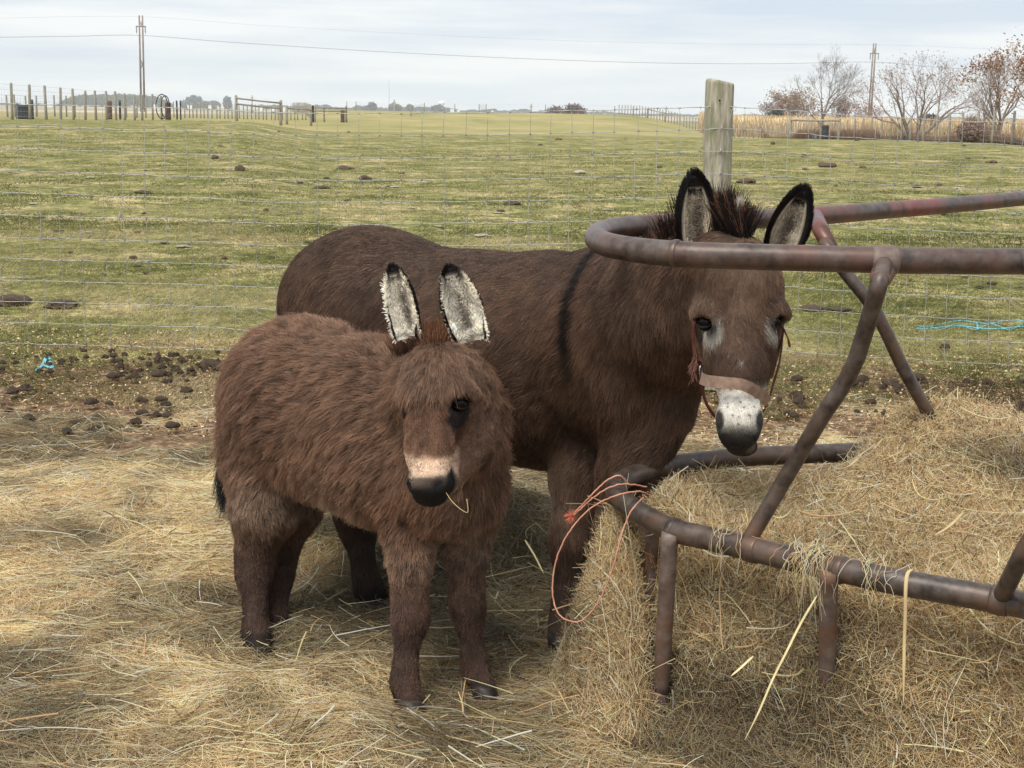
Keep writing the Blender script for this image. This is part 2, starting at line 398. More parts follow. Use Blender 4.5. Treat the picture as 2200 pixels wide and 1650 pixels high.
def grid_mesh(name, x0, x1, y0, y1, step, fz, mat, keep, parent=None):
    xs = np.arange(x0, x1, step); ys = np.arange(y0, y1, step)
    X, Y = np.meshgrid(xs, ys, indexing='ij'); Z = fz(X, Y); K = keep(X, Y, Z)
    idx = np.arange(X.size).reshape(X.shape)
    ok = K[:-1, :-1] | K[1:, :-1] | K[1:, 1:] | K[:-1, 1:]
    Fq = np.stack([idx[:-1, :-1], idx[1:, :-1], idx[1:, 1:], idx[:-1, 1:]], -1)[ok]
    used = np.unique(Fq); mp = np.zeros(X.size, int); mp[used] = np.arange(len(used))
    return mesh(name, np.stack([X, Y, Z], -1).reshape(-1, 3)[used], mp[Fq], mat, parent)
M_BED = noise_mat('hay_mat', srgb(108, 88, 66), srgb(190, 166, 128), 60, .9, .1, .8, .02, detail=9, c3=srgb(88, 68, 50), scale3=3)  # base browner than the stalks, shade between them put into its colour
M_HEAP = noise_mat('packed_hay', srgb(70, 56, 40), srgb(140, 116, 80), 70, .9, .1, .8, .02, detail=9)  # heap core coloured dark to stand in for shade between its stems
bed = grid_mesh('straw_bedding', -3.2, 3.2, 1.0, 6.8, .02, lambda x, y: bed_z(x, y) - .008, M_BED, lambda x, y, z: hay_cover(x, y) > .03)
tag(bed, 'pale loose hay strewn thick over the pen floor under the donkeys', 'hay', kind='stuff')
heap = empty('hay_heap', (1.1, 3.0, 0)); tag(heap, 'brown heap of matted hay filling the round feeder and bulging out under its lower rail', 'hay heap')
grid_mesh('packed_hay', .1, 2.9, 1.6, 4.6, .014, lambda x, y: heap_z(x, y) - .012, M_HEAP, lambda x, y, z: z > -.02, heap)

def hay_cols(n, bright=1.0, green=.1):
    pal = np.array([srgb(184, 160, 122), srgb(210, 190, 152), srgb(236, 220, 182), srgb(156, 132, 100), srgb(122, 100, 76), srgb(164, 154, 114), srgb(198, 174, 136), srgb(92, 76, 60)])[:, :3]
    w = np.array([.22, .2, .1, .17, .1, green, .13, .08]); w /= w.sum()
    c = pal[RNG.choice(len(pal), n, p=w)] * RNG.uniform(.8, 1.25, (n, 1)) * bright * np.array([1.33, 1.29, 1.22])
    return np.minimum(c, [.72, .68, .56])
def scatter(x0, x1, y0, y1, n, keep):
    out = []; m = 0
    while m < n:
        x = RNG.uniform(x0, x1, n); y = RNG.uniform(y0, y1, n); k = keep(x, y); out.append(np.stack([x[k], y[k]], 1)); m += k.sum()
        if k.sum() == 0: break
    return np.vstack(out)[:n]
def lay_hay(name, xy, fz, length, rad, mat, lift=.03, k=6, curl=1.0, bright=1., green=.1, parent=None, tint=None):
    """curved stalks lying over the surface fz; direction partly combed by a slow noise so that they form wisps"""
    n = len(xy); x, y = xy.T
    comb = n2(x, y, 1.4, 2, 20.) * 14
    th = np.where(RNG.random(n) < .6, comb + RNG.normal(0, .55, n), RNG.uniform(0, 6.283, n))
    L_ = length * RNG.lognormal(0, .45, n)
    kap = RNG.normal(0, 1.6, n) * curl / length * .5
    s = np.linspace(-.5, .5, k)[None] * L_[:, None]
    ang = th[:, None] + kap[:, None] * s + RNG.normal(0, .16, (n, k)).cumsum(1) * curl
    ds = L_ / (k - 1)
    px = x[:, None] + np.cumsum(np.cos(ang), 1) * ds[:, None]; py = y[:, None] + np.cumsum(np.sin(ang), 1) * ds[:, None]
    px += (x - px.mean(1))[:, None]; py += (y - py.mean(1))[:, None]
    z = fz(px, py)
    z0 = z
    zr = fz(x, y)
    # stiff stalks do not follow every dent: blend with a straight line
    zl = np.linspace(0, 1, k)[None] * (z[:, -1:] - z[:, :1]) + z[:, :1]
    z = np.maximum(z - .004, .6 * z + .4 * zl)
    z = z + np.abs(RNG.normal(0, lift, n))[:, None] * RNG.uniform(.2, 1, (n, 1)) + RNG.normal(0, lift * .35, (n, 1)) * np.linspace(-1, 1, k)[None]
    pts = np.stack([px, py, z], -1)
    # steep places (the side of the heap): keep strand length honest
    seg = np.linalg.norm(np.diff(pts, axis=1), axis=2).sum(1); bad = seg > L_ * 1.7
    if bad.any():
        f = (L_ * 1.2 / seg)[bad][:, None, None]; c = pts[bad].mean(1, keepdims=True); pts[bad] = c + (pts[bad] - c) * f
    col = hay_cols(n, bright, green)
    if tint is not None: col = col * tint(x, y)[:, None]
    return strands(name, pts, rad * RNG.lognormal(0, .35, n), col, mat, parent)
def bed_tint(x, y): return (.50 + .72 * sstep(.3, .62, n2(x, y, 1.7, 3, 30.))) * (.72 + .56 * sstep(.3, .66, n2(x, y, 7.5, 2, 31.)))  # blotchy darkening of the stalks, shading contrast put into their colour
QH = 1.0
inview = lambda x, y: (np.abs(x) < .40 * y + .35) & (y > 1.9)
HOOVES = np.array([PZ(a, b, 0)[:2] for a, b in ((880, 1515), (1038, 1482), (566, 1425), (596, 1412), (1212, 1385), (795, 1305), (605, 1265))])
nohoof = lambda x, y: np.min([np.hypot(x - a, (y - b) * .8) for a, b in HOOVES], 0) > .055
xy = scatter(-2.8, 2.8, 2.0, 7.4, int(420000 * QH), lambda x, y: inview(x, y) & (hay_cover(x, y) > RNG.random(len(x)) * .9) & (RNG.random(len(x)) < np.clip(1.25 - y / 8, .25, 1)) & (heap_z(x, y) < bed_z(x, y) + .02) & (nohoof(x, y) | (RNG.random(len(x)) < .15)))
lay_hay('loose_hay', xy, bed_z, .095, .00054, M_HAY, .016, 6, 1.3, tint=bed_tint, green=.14, parent=bed)
xy = scatter(-2.8, 2.8, 2.0, 7.5, int(10000 * QH), lambda x, y: inview(x, y) & (hay_cover(x, y) > .15) & (heap_z(x, y) < bed_z(x, y) + .02) & nohoof(x, y))
lay_hay('pale_stalks', xy, bed_z, .10, .0012, M_HAY, .03, 5, .35, 1.25, 0, parent=bed)
def heap_scatter(n, seed=1):
    """points spread by true surface area over the heap"""
    r = np.random.default_rng(seed); xs = np.arange(.1, 2.9, .012); ys = np.arange(1.6, 4.6, .012)
    X, Y = np.meshgrid(xs, ys, indexing='ij'); Z = heap_z(X, Y)
    gxv, gyv = np.gradient(Z, .012); A = np.sqrt(1 + gxv ** 2 + gyv ** 2)
    ok = (Z > bed_z(X, Y) - .01) & (np.abs(X) < .42 * Y + .3) & (Z > 0)
    w = np.where(ok, np.minimum(A, 6), 0).ravel(); i = r.choice(len(w), n, p=w / w.sum())
    return np.stack([X.ravel()[i] + r.uniform(-.006, .006, n), Y.ravel()[i] + r.uniform(-.006, .006, n)], 1)
def heap_strands(name, n, length, rad, bright, curl, seed, parent, outw=.012):
    xy = heap_scatter(n, seed); x, y = xy.T; e = .006
    r = np.random.default_rng(seed + 50)
    z = heap_z(x, y); gxv = (heap_z(x + e, y) - heap_z(x - e, y)) / (2 * e); gyv = (heap_z(x, y + e) - heap_z(x, y - e)) / (2 * e)
    nr = np.stack([-gxv, -gyv, np.ones(n)], 1); nr /= np.linalg.norm(nr, axis=1)[:, None]
    rd = r.normal(size=(n, 3)); rd[:, 2] -= .5 * (1 - nr[:, 2])            # on the side the wisps tend to hang
    cb = n2(x + z, y - z, 2.2, 2, 44.) * 12; rd += np.stack([np.cos(cb), np.sin(cb), np.sin(cb * .7)], 1) * .9
    d = rd - nr * (rd * nr).sum(1)[:, None]; d /= np.linalg.norm(d, axis=1)[:, None]
    side = np.cross(nr, d); k = 6; L_ = length * r.lognormal(0, .45, n); kap = r.normal(0, 1.0, n) * curl
    t = np.linspace(-.5, .5, k)[None]; a = kap[:, None] * t * 2 + r.normal(0, .18, (n, k)).cumsum(1) * curl
    st = (np.cos(a)[..., None] * d[:, None] + np.sin(a)[..., None] * side[:, None]) * (L_ / (k - 1))[:, None, None]
    off = np.cumsum(st, 1); off -= off.mean(1, keepdims=True)
    lift = np.abs(r.normal(0, outw, n))[:, None] + (r.random((n, 1)) ** 3) * .035 * t ** 2 * 4
    lift = lift - .5 * (off ** 2).sum(-1) * 1.2
    pts = np.stack([x, y, z], 1)[:, None] + off + nr[:, None] * lift[..., None]
    tint = .5 + .75 * sstep(.3, .62, n2(x * 1.3 + z, y + z * 1.7, 3.0, 3, 60.))
    col = hay_cols(n, bright, .07) * tint[:, None]
    return strands(name, pts, rad * r.lognormal(0, .35, n), col, M_HAY, parent)
heap_strands('hay_stems', int(250000 * QH), .08, .0005, .92, 1.0, 1, heap)
heap_strands('pale_stems', int(3200 * QH), .10, .0012, 1.15, .4, 2, heap, .02)

# ---------------------------------------------------------------- feeder
fd = empty('hay_feeder', tuple(np.r_[(TOPC[:, :2]).mean(0), 0])); tag(fd, 'bent tubular steel ring feeder with brown weathered rails around the hay heap', 'hay feeder')
RT = .0238
mb = MB(); mb.tube(np.vstack([TOPC, TOPC[:1]]), RT, 20, False); mb.build('top_rail', M_STEELRED, fd)
mb = MB(); mb.tube(np.vstack([BOTC, BOTC[:1]]), RT, 20, False); mb.build('lower_rail', M_STEEL, fd)
def near_pt(loop, p):
    i = int(np.argmin(np.linalg.norm(loop - p, axis=1))); t = loop[(i + 1) % len(loop)] - loop[i - 1]; return loop[i], t / np.linalg.norm(t)
def sleeve(c, t, r, ln, name='weld_collar', mat=None):
    mb = MB(); s = np.linspace(-1, 1, 7)[:, None]; rr = r * np.array([.985, 1.0, 1.02, 1.02, 1.02, 1.0, .985]); mb.tube(c + t * s * ln / 2, rr, 20); return mb.build(name, mat or M_STEEL, fd)
for px, py, z, lp, ln in ((1440, 546, TOPZ, TOPC, .012), (1447, 1139, BOTZ, BOTC, .014), (1612, 1179, BOTZ, BOTC, .03), (1800, 1224, BOTZ, BOTC, .014), (2155, 1292, BOTZ, BOTC, .03)):
    c, t = near_pt(lp, PZ(px, py, z)); sleeve(c, t, RT * 1.10, ln)
def bar(pts, r=.0155, mat=None, name='slanted_bar'):
    mb = MB(); q = catmull(pts, 8); rr = np.full(len(q), r); mb.tube(q, rr, 16); return mb.build(name, mat or M_STEEL, fd)
# near slanted bar with its kink
a, ta = near_pt(TOPC, PZ(1893, 559, TOPZ)); b, tb = near_pt(BOTC, PZ(1606, 1178, BOTZ))
k1 = P(1838, 775, 2.58); k0 = P(1872, 668, 2.53)
bb = bar([a + [0, 0, .0], P(1890, 605, 2.5), k0, P(1850, 740, 2.565), k1, P(1812, 826, 2.61), P(1760, 905, 2.65), P(1680, 1040, 2.75), b])
mb = MB(); s = np.linspace(-1, 1, 9)[:, None]; mb.tube(a + ta * s * .024, RT * np.array([1.0, 1.1, 1.13, 1.13, 1.13, 1.13, 1.13, 1.1, 1.0]), 20); mb.tube(np.array([a, a + [0, 0, -.02], P(1890, 603, 2.5)]), [.024, .022, .0175], 16); mb.build('clamp', M_RUST, fd)
# far slanted bar
a, ta = near_pt(TOPC, PZ(1756, 464, TOPZ))
fb = bar([a, P(1772, 520, 3.35), P(1812, 580, 3.34), P(1880, 668, 3.34), P(1940, 790, 3.38), P(1990, 880, 3.42), P(2022, 940, 3.47), P(2040, 985, 3.5)], .0152)
mb = MB(); mb.tube(np.array([a, P(1766, 500, 3.35), P(1800, 560, 3.34)]), [.021, .019, .016], 16); mb.build('bar_bracket', M_STEELRED, fd)
b, tb = near_pt(BOTC, PZ(2150, 1290, BOTZ)); bar([b, P(2195, 1195, 2.38), P(2260, 1080, 2.34), P(2330, 900, 2.3), PZ(2480, 570, TOPZ)])
b, tb = near_pt(BOTC, np.array([2.9, 3.2, BOTZ])); bar([b, b + [-.05, 0, .3], near_pt(TOPC, np.array([2.9, 3.2, TOPZ]))[0]])
# uprights under the lower rail
def upright(px, py, bx, by, dk=1.045, mat=M_RUST):
    a, _ = near_pt(BOTC, PZ(px, py, BOTZ)); d = np.linalg.norm(a - [0, 0, EYE]); 
    e_ = P(bx, by, np.dot(a - np.array([0, 0, EYE]), R3 @ np.array([0, 0, -1.])) * dk)
    mb = MB(); a = a + np.array([-.012, -.02, 0]) ; e_ = e_ + np.array([-.012, -.02, 0]) ; mb.tube(catmull([a, (a * .7 + e_ * .3), (a * .3 + e_ * .7), e_], 5), [.0172] * 16, 16); o = mb.build('upright', mat, fd); return a, e_
a, e1 = upright(1451, 1142, 1430, 1478)
q = np.array([e1, e1 + [-.006, .0, -.022], e1 + [-.022, .005, -.045], e1 + [-.028, .03, -.085]]); mb = MB(); mb.tube(catmull(q, 5), np.linspace(.021, .024, 16), 16); mb.build('foot_elbow', M_RUST, fd)
a, e2 = upright(1788, 1222, 1784, 1510, dk=1.06)
for px, py, ox, oy in ((1376, 1103, .035, .05), (1832, 972, 0, -.01), (2290, 1322, 0, .02), (1480, 995, 0, 0)):
    a, _ = near_pt(BOTC, PZ(px, py, BOTZ)); o_ = np.array([ox, oy, 0]); mb = MB(); mb.tube(np.array([a, a * [1, 1, .85] + o_, a * [1, 1, .5] + o_, a * [1, 1, 0] + [0, 0, .03] + o_]), .016, 12); mb.build('upright', M_RUST, fd)
fl = BOTC.copy(); fl[:, 2] = .012; cen = fl[:, :2].mean(0); fl[:, :2] = cen + (fl[:, :2] - cen) * 1.0
mb = MB(); mb.tube(np.vstack([fl, fl[:1]]), .02, 12, False); mb.build('base_rail', M_RUST, fd)
# ---------------------------------------------------------------- implicit-surface modelling for the animals
def sd_cone(q, a, b, ra, rb):
    ba = b - a; pa = q - a; h = np.clip((pa @ ba) / (ba @ ba), 0, 1)
    return np.linalg.norm(pa - h[:, None] * ba, axis=1) - (ra + (rb - ra) * h)
def sd_ell(q, c, r, R=None):
    p = q - c
    if R is not None: p = p @ R
    k0 = np.linalg.norm(p / r, axis=1); k1 = np.linalg.norm(p / (r * r), axis=1) + 1e-9
    return k0 * (k0 - 1) / k1
def smin(a, b, k):
    h = np.maximum(k - np.abs(a - b), 0) / k; return np.minimum(a, b) - h * h * k * .25
class Body:
    """prims: ('c',a,b,ra,rb,k) cone, ('e',c,r,R,k) ellipsoid; a negative k carves"""
    def __init__(s): s.pr = []
    def chain(s, pts, k=.04):
        for (a, ra), (b, rb) in zip(pts[:-1], pts[1:]): s.pr.append(('c', a, b, ra, rb, k))
    def cone(s, a, b, ra, rb, k=.03): s.pr.append(('c', a, b, ra, rb, k))
    def ell(s, c, r, R=None, k=.03): s.pr.append(('e', np.asarray(c), np.asarray(r, float), R, k))
    def bbox(s, p, m):
        if p[0] == 'c':
            r = max(p[3], p[4]) + m; return np.minimum(p[1], p[2]) - r, np.maximum(p[1], p[2]) + r
        r = max(p[2]) + m; return p[1] - r, p[1] + r
    def evalp(s, p, q): return sd_cone(q, *p[1:5]) if p[0] == 'c' else sd_ell(q, *p[1:4])
    def field(s, ax):
        X, Y, Z = ax; V = np.full((len(X), len(Y), len(Z)), .3, np.float32)
        for p in s.pr:
            k = abs(p[-1]); lo, hi = s.bbox(p, k + .03)
            i = [slice(max(np.searchsorted(a, l) - 1, 0), np.searchsorted(a, h) + 1) for a, l, h in zip(ax, lo, hi)]
            sub = V[i[0], i[1], i[2]]
            if sub.size == 0: continue
            g = np.stack(np.meshgrid(X[i[0]], Y[i[1]], Z[i[2]], indexing='ij'), -1).reshape(-1, 3)
            d = s.evalp(p, g).reshape(sub.shape)
            V[i[0], i[1], i[2]] = smin(sub, d, k) if p[-1] > 0 else -smin(-sub, d, k)
        return V
    def mesh(s, fine, coarse=.011, step=.0055):
        lo = np.min([s.bbox(p, .03)[0] for p in s.pr if p[-1] > 0], 0); hi = np.max([s.bbox(p, .03)[1] for p in s.pr if p[-1] > 0], 0)
        ax = []
        for d in range(3):
            c = [lo[d]]
            while c[-1] < hi[d]: c.append(c[-1] + (step if fine[0][d] < c[-1] < fine[1][d] else coarse))
            ax.append(np.array(c))
        return surface_nets(s.field(ax), ax)
def hit(B, px, py, lo=2.5, hi=4.4):
    ds = np.arange(lo, hi, .004); q = np.array([P(px, py, d) for d in ds]); v = np.full(len(q), .3)
    for p in B.pr:
        k = abs(p[-1]); d = B.evalp(p, q); v = smin(v, d, k) if p[-1] > 0 else -smin(-v, d, k)
    i = np.argmax(v < 0); return float(ds[i]) if v[i] < 0 else None
def surface_nets(V, ax):
    X, Y, Z = ax; ins = V < 0; nx, ny, nz = V.shape
    cnt = np.zeros((nx - 1, ny - 1, nz - 1), np.float32); acc = np.zeros((nx - 1, ny - 1, nz - 1, 3), np.float32)
    def sl(d, o, n): return slice(o, n - 1 + o) if d is None else d
    for axis in range(3):
        a = [slice(None)] * 3; b = [slice(None)] * 3; a[axis] = slice(0, -1); b[axis] = slice(1, None)
        va, vb = V[tuple(a)], V[tuple(b)]; cr = (va < 0) != (vb < 0)
        ii = np.argwhere(cr); t = (va[cr] / (va[cr] - vb[cr]))
        pos = np.stack([X[ii[:, 0]], Y[ii[:, 1]], Z[ii[:, 2]]], 1)
        A = ax[axis]; pos[:, axis] = A[ii[:, axis]] + t * (A[ii[:, axis] + 1] - A[ii[:, axis]])
        o1, o2 = [d for d in range(3) if d != axis]
        for u in (0, 1):
            for v in (0, 1):
                c = ii.copy(); c[:, o1] -= u; c[:, o2] -= v
                ok = (c[:, 0] >= 0) & (c[:, 1] >= 0) & (c[:, 2] >= 0) & (c[:, 0] < nx - 1) & (c[:, 1] < ny - 1) & (c[:, 2] < nz - 1)
                cc = c[ok]; np.add.at(cnt, (cc[:, 0], cc[:, 1], cc[:, 2]), 1); np.add.at(acc, (cc[:, 0], cc[:, 1], cc[:, 2]), pos[ok].astype(np.float32))
    act = cnt > 0; vid = np.full(cnt.shape, -1); vid[act] = np.arange(act.sum()); Vt = (acc[act] / cnt[act][:, None]).astype(float)
    Fs = []
    for axis in range(3):
        a = [slice(None)] * 3; b = [slice(None)] * 3; a[axis] = slice(0, -1); b[axis] = slice(1, None)
        ia = ins[tuple(a)]; ib = ins[tuple(b)]; ii = np.argwhere(ia != ib)
        o1, o2 = [(1, 2), (2, 0), (0, 1)][axis]
        ok = (ii[:, o1] > 0) & (ii[:, o2] > 0) & (ii[:, o1] < V.shape[o1] - 1) & (ii[:, o2] < V.shape[o2] - 1); ii = ii[ok]
        def c(u, v): q = ii.copy(); q[:, o1] -= u; q[:, o2] -= v; return vid[q[:, 0], q[:, 1], q[:, 2]]
        f = np.stack([c(1, 1), c(0, 1), c(0, 0), c(1, 0)], 1); fl = ~ia[tuple(ii.T)]; f[fl] = f[fl][:, ::-1]
        Fs.append(f[(f >= 0).all(1)])
    return Vt, np.concatenate(Fs)
def smooth_mesh(V, Fq, it=2, lam=.5):
    e = np.concatenate([Fq[:, [0, 1]], Fq[:, [1, 2]], Fq[:, [2, 3]], Fq[:, [3, 0]]]); 
    for _ in range(it):
        s = np.zeros_like(V); c = np.zeros(len(V)); np.add.at(s, e[:, 0], V[e[:, 1]]); np.add.at(c, e[:, 0], 1); np.add.at(s, e[:, 1], V[e[:, 0]]); np.add.at(c, e[:, 1], 1)
        V = V + lam * (s / c[:, None] - V)
    return V
def vnormals(V, Fq):
    n = np.cross(V[Fq[:, 2]] - V[Fq[:, 0]], V[Fq[:, 3]] - V[Fq[:, 1]]); o = np.zeros_like(V)
    for i in range(4): np.add.at(o, Fq[:, i], n)
    return o / (np.linalg.norm(o, axis=1)[:, None] + 1e-12)
def sample_surface(V, Fq, n, dens=None):
    a = np.linalg.norm(np.cross(V[Fq[:, 2]] - V[Fq[:, 0]], V[Fq[:, 3]] - V[Fq[:, 1]]), axis=1) / 2
    if dens is not None: a = a * dens(V[Fq].mean(1))
    i = RNG.choice(len(Fq), n, p=a / a.sum()); u, v = RNG.random((2, n, 1)); q = V[Fq[i]]; N_ = vnormals(V, Fq)[Fq[i]]
    w = [(1 - u) * (1 - v), u * (1 - v), u * v, (1 - u) * v]
    p = sum(w[j] * q[:, j] for j in range(4)); m = sum(w[j] * N_[:, j] for j in range(4)); return p, m / np.linalg.norm(m, axis=1)[:, None]
def unit(v): return v / (np.linalg.norm(v, axis=-1, keepdims=True) + 1e-12)
def fur(name, pos, nrm, flow, length, angle, rad, col, parent, mat, k=5, clump=.35, curl=.25, cs=.012, grav=.25):
    """pos/nrm roots, flow lay direction, length (n,), angle from the skin in radians (n,)"""
    n = len(pos); t = unit(flow - nrm * (flow * nrm).sum(1)[:, None])
    sw = (vnoise(pos, 9, 2) - .5) * 1.6 + RNG.normal(0, .18, n)
    s = np.cross(nrm, t); t = t * np.cos(sw)[:, None] + s * np.sin(sw)[:, None]
    d = nrm * np.sin(angle)[:, None] + t * np.cos(angle)[:, None]
    u = np.linspace(0, 1, k)[None, :, None]
    L_ = length[:, None, None]
    pts = pos[:, None] + d[:, None] * L_ * u
    pts = pts + (t * .5 - nrm * .35)[:, None] * L_ * u ** 2 * np.cos(angle)[:, None, None] + np.array([0, 0, -1.]) * L_ * grav * u ** 2
    pts = pts + curl * L_ * u * np.stack([np.stack([vnoise(pos + 5 * a, 70, 2) - .5 for a in range(3)], 1)] * k, 1) * 1.2
    pts = pts + RNG.normal(0, .05, (n, 1, 3)) * L_ * u + RNG.normal(0, .035, (n, k, 3)) * L_ * u
    # pull neighbouring tips together into locks
    if clump:
        cell = np.floor((pos + .6 * cs * (np.stack([vnoise(pos + 9 * a, 60, 1) for a in range(3)], 1))) / cs).astype(np.int64)
        key = cell[:, 0] * 73856093 ^ cell[:, 1] * 19349663 ^ cell[:, 2] * 83492791; _, inv = np.unique(key, return_inverse=True)
        m = inv.max() + 1; c = np.bincount(inv, minlength=m)
        tip = np.stack([np.bincount(inv, pts[:, -1, a], m) / c for a in range(3)], 1)[inv]
        pts = pts + (tip - pts[:, -1])[:, None] * clump * u ** 1.5 * RNG.uniform(.4, 1.2, (n, 1, 1))
    col = col * (.72 + .56 * sstep(.25, .75, vnoise(pos + 3.3, 55, 2)))[:, None] * (.78 + .44 * vnoise(pos - 2.1, 14, 3))[:, None]  # tone varies by lock, partly painted shade for the gaps in the coat
    return strands(name, pts, rad, col, mat, parent)
def blend(col, c, w): return col * (1 - w[:, None]) + np.asarray(c)[:3] * w[:, None]
def ball(p, c, r0, r1): return sstep(r1, r0, np.linalg.norm(p - c, axis=1))
def segd(p, a, b):
    ba = b - a; h = np.clip(((p - a) @ ba) / (ba @ ba), 0, 1); return np.linalg.norm(p - a - h[:, None] * ba, axis=1)
M_SKIN = attr_mat('donkey_skin', .75, .25, bumps=120, dist=.0015, mul=60)
M_FUR = strand_mat('donkey_fur', .5, .25, .28, 1.5, .08)  # steep root-to-tip ramp puts the shade deep in the coat into its colour
M_EYE, _, _b = base_mat('eye_gloss', .16, .22); _b.inputs['Base Color'].default_value = (.006, .004, .003, 1); 
VIEW = lambda p: unit(np.array([0, 0, EYE]) - p)

def make_ear(parent, base, tip, width, face, cols, fur_n, name='ear', bend=(0, 0, 0), hair=.012, inner_len=.02, fat=.5, rimw=.66, tipk=.80):
    """an upright cupped ear: shell mesh, then its hair. face = direction the open side looks"""
    base, tip = np.asarray(base), np.asarray(tip); ax = tip - base; Ln = np.linalg.norm(ax); a = ax / Ln
    f = np.asarray(face, float); f = unit(f - a * f.dot(a)); s = np.cross(a, f)
    nu, nv = 26, 17; V = []; UV = []
    for layer in (0, 1):
        for i in range(nu):
            u = i / (nu - 1)
            w = width / 2 * (0.80 + .20 * math.sin(min(u / .42, 1) * math.pi / 2)) * (1 if u < .42 else max(math.cos((u - .42) / .58 * math.pi / 2), 0) ** .62)
            w = max(w, .002)
            open_ = (1.75 - 0.35 * u) + .35 * (1 - sstep(0, .25, np.array(u)))
            for j in range(nv):
                v = j / (nv - 1) * 2 - 1; an = v * open_
                r = w * (1 - .10 * layer)
                dp = (.55 + .5 * (1 - u)) * fat * 1.3
                # lips of the cup open outwards at mid height
                q = base + a * (u * Ln) + s * (math.sin(an) / math.sin(min(open_, math.pi / 2)) * r) - f * (math.cos(an) * r * dp) + f * (.0025 * layer) + np.asarray(bend) * u * u * Ln
                V.append(q); UV.append((u, v, layer))
    V = np.array(V); UV = np.array(UV); o = nu * nv; Fq = []
    for i in range(nu - 1):
        for j in range(nv - 1):
            k = i * nv + j
            Fq.append((k, k + 1, k + nv + 1, k + nv)); Fq.append((o + k, o + k + nv, o + k + nv + 1, o + k + 1))
        for j in (0, nv - 1):
            k = i * nv + j; q = (k, k + nv, o + k + nv, o + k); Fq.append(q if j == 0 else q[::-1])
    for j in range(nv - 1):
        k = (nu - 1) * nv + j; Fq.append((k, k + 1, o + k + 1, o + k))
    Fq = np.array(Fq)
    u, v, lay = UV.T
    rim = np.maximum(sstep(rimw, min(rimw + .2, .98), np.abs(v)), sstep(tipk, tipk + .1, u)) * sstep(.02, .2, u)
    skin = blend(np.tile(cols['back'][:3], (len(V), 1)), cols['inside'], lay)
    skin = blend(skin, cols['dark'], np.clip(lay * sstep(.42, .1, np.abs(v)) * sstep(.75, .2, u), 0, 1)); skin = blend(skin, cols['rim'], rim)
    ear = mesh(name, V, Fq, M_SKIN, parent, cols=skin)
    # hair: back and rim
    def pick(n, dens):
        fc = V[Fq].mean(1); fu = UV[Fq].mean(1); ar = np.linalg.norm(np.cross(V[Fq[:, 2]] - V[Fq[:, 0]], V[Fq[:, 3]] - V[Fq[:, 1]]), axis=1) * dens(fu)
        i = RNG.choice(len(Fq), n, p=ar / ar.sum()); x, y = RNG.random((2, n, 1)); q = V[Fq[i]]; g = UV[Fq[i]]
        w = [(1 - x) * (1 - y), x * (1 - y), x * y, (1 - x) * y]; return sum(w[m] * q[:, m] for m in range(4)), sum(w[m] * g[:, m] for m in range(4))
    p, g = pick(fur_n, lambda g: np.where(g[:, 2] < .75, 1, 0) + .02)
    out = unit(np.sin(g[:, 1] * 1.6)[:, None] * s - np.cos(g[:, 1] * 1.6)[:, None] * f)
    rim = np.clip(np.maximum(sstep(.55, .85, np.abs(g[:, 1])), sstep(.8, .92, g[:, 0])), 0, 1)
    c = blend(np.tile(cols['back'][:3], (len(p), 1)), cols['rim'], np.clip(rim + sstep(.6, .9, g[:, 0]), 0, 1)) * RNG.uniform(.7, 1.3, (len(p), 1))
    fur('ear_hair', p, out, np.tile(a, (len(p), 1)), hair * RNG.uniform(.7, 1.3, len(p)), RNG.uniform(.35, .7, len(p)), .0006, c, ear, M_FUR, 4, .3, .2, .008, 0)
    # dark fringe along the rim, pointing out of the ear
    m = fur_n // 3; uu = RNG.random(m) ** .8 * .98 + .02; sg = RNG.choice([-1, 1], m); vv = sg * RNG.uniform(.86, 1, m); top = RNG.random(m) < .25; uu[top] = RNG.uniform(.93, 1, top.sum()); vv[top] = RNG.uniform(-1, 1, top.sum())
    gi = np.clip((uu * (nu - 1)), 0, nu - 1.001); gj = (vv + 1) / 2 * (nv - 1); i0 = gi.astype(int); j0 = np.minimum(gj.astype(int), nv - 2); fi = (gi - i0)[:, None]; fj = (gj - j0)[:, None]
    G = V[:o].reshape(nu, nv, 3); p = G[i0, j0] * (1 - fi) * (1 - fj) + G[i0, j0 + 1] * (1 - fi) * fj + G[i0 + 1, j0] * fi * (1 - fj) + G[i0 + 1, j0 + 1] * fi * fj
    out = unit(s * vv[:, None] + a * (.25 + 1.6 * sstep(.6, 1, uu))[:, None] + f * .15)
    fur('rim_hair', p, out, np.tile(a, (m, 1)) + out * .3, hair * .8 * RNG.uniform(.6, 1.3, m), RNG.uniform(.7, 1.2, m), .0006, np.tile(cols['rim'][:3], (m, 1)) * RNG.uniform(.6, 1.5, (m, 1)), ear, M_FUR, 4, .3, .15, .007, 0)
    # pale hair inside, growing from both walls towards the middle
    p, g = pick(int(fur_n * .7), lambda g: np.where((g[:, 2] > .75) & (g[:, 0] > .03) & (g[:, 0] < tipk + .06) & (np.abs(g[:, 1]) < rimw - .02), 1, 0) * (.15 + sstep(.1, .5, np.abs(g[:, 1]))) + 1e-6)
    sg = np.sign(g[:, 1]); nin = unit(-np.sin(g[:, 1] * 1.5)[:, None] * s + np.cos(g[:, 1] * 1.5)[:, None] * f)
    fl = s * (-sg * .55)[:, None] + a * RNG.uniform(-.2, .9, (len(p), 1)) + f * .5
    c = blend(np.tile(cols['inside'][:3], (len(p), 1)), cols['dark'], np.clip(sstep(.34, .10, np.abs(g[:, 1] - .05)) * .85 * sstep(.08, .2, g[:, 0]) * sstep(.82, .6, g[:, 0]), 0, 1))
    c = blend(c, cols['rim'], np.clip(np.maximum(sstep(rimw, rimw + .14, np.abs(g[:, 1])), sstep(tipk - .04, tipk + .05, g[:, 0])), 0, 1)) * RNG.uniform(.9, 1.15, (len(p), 1))
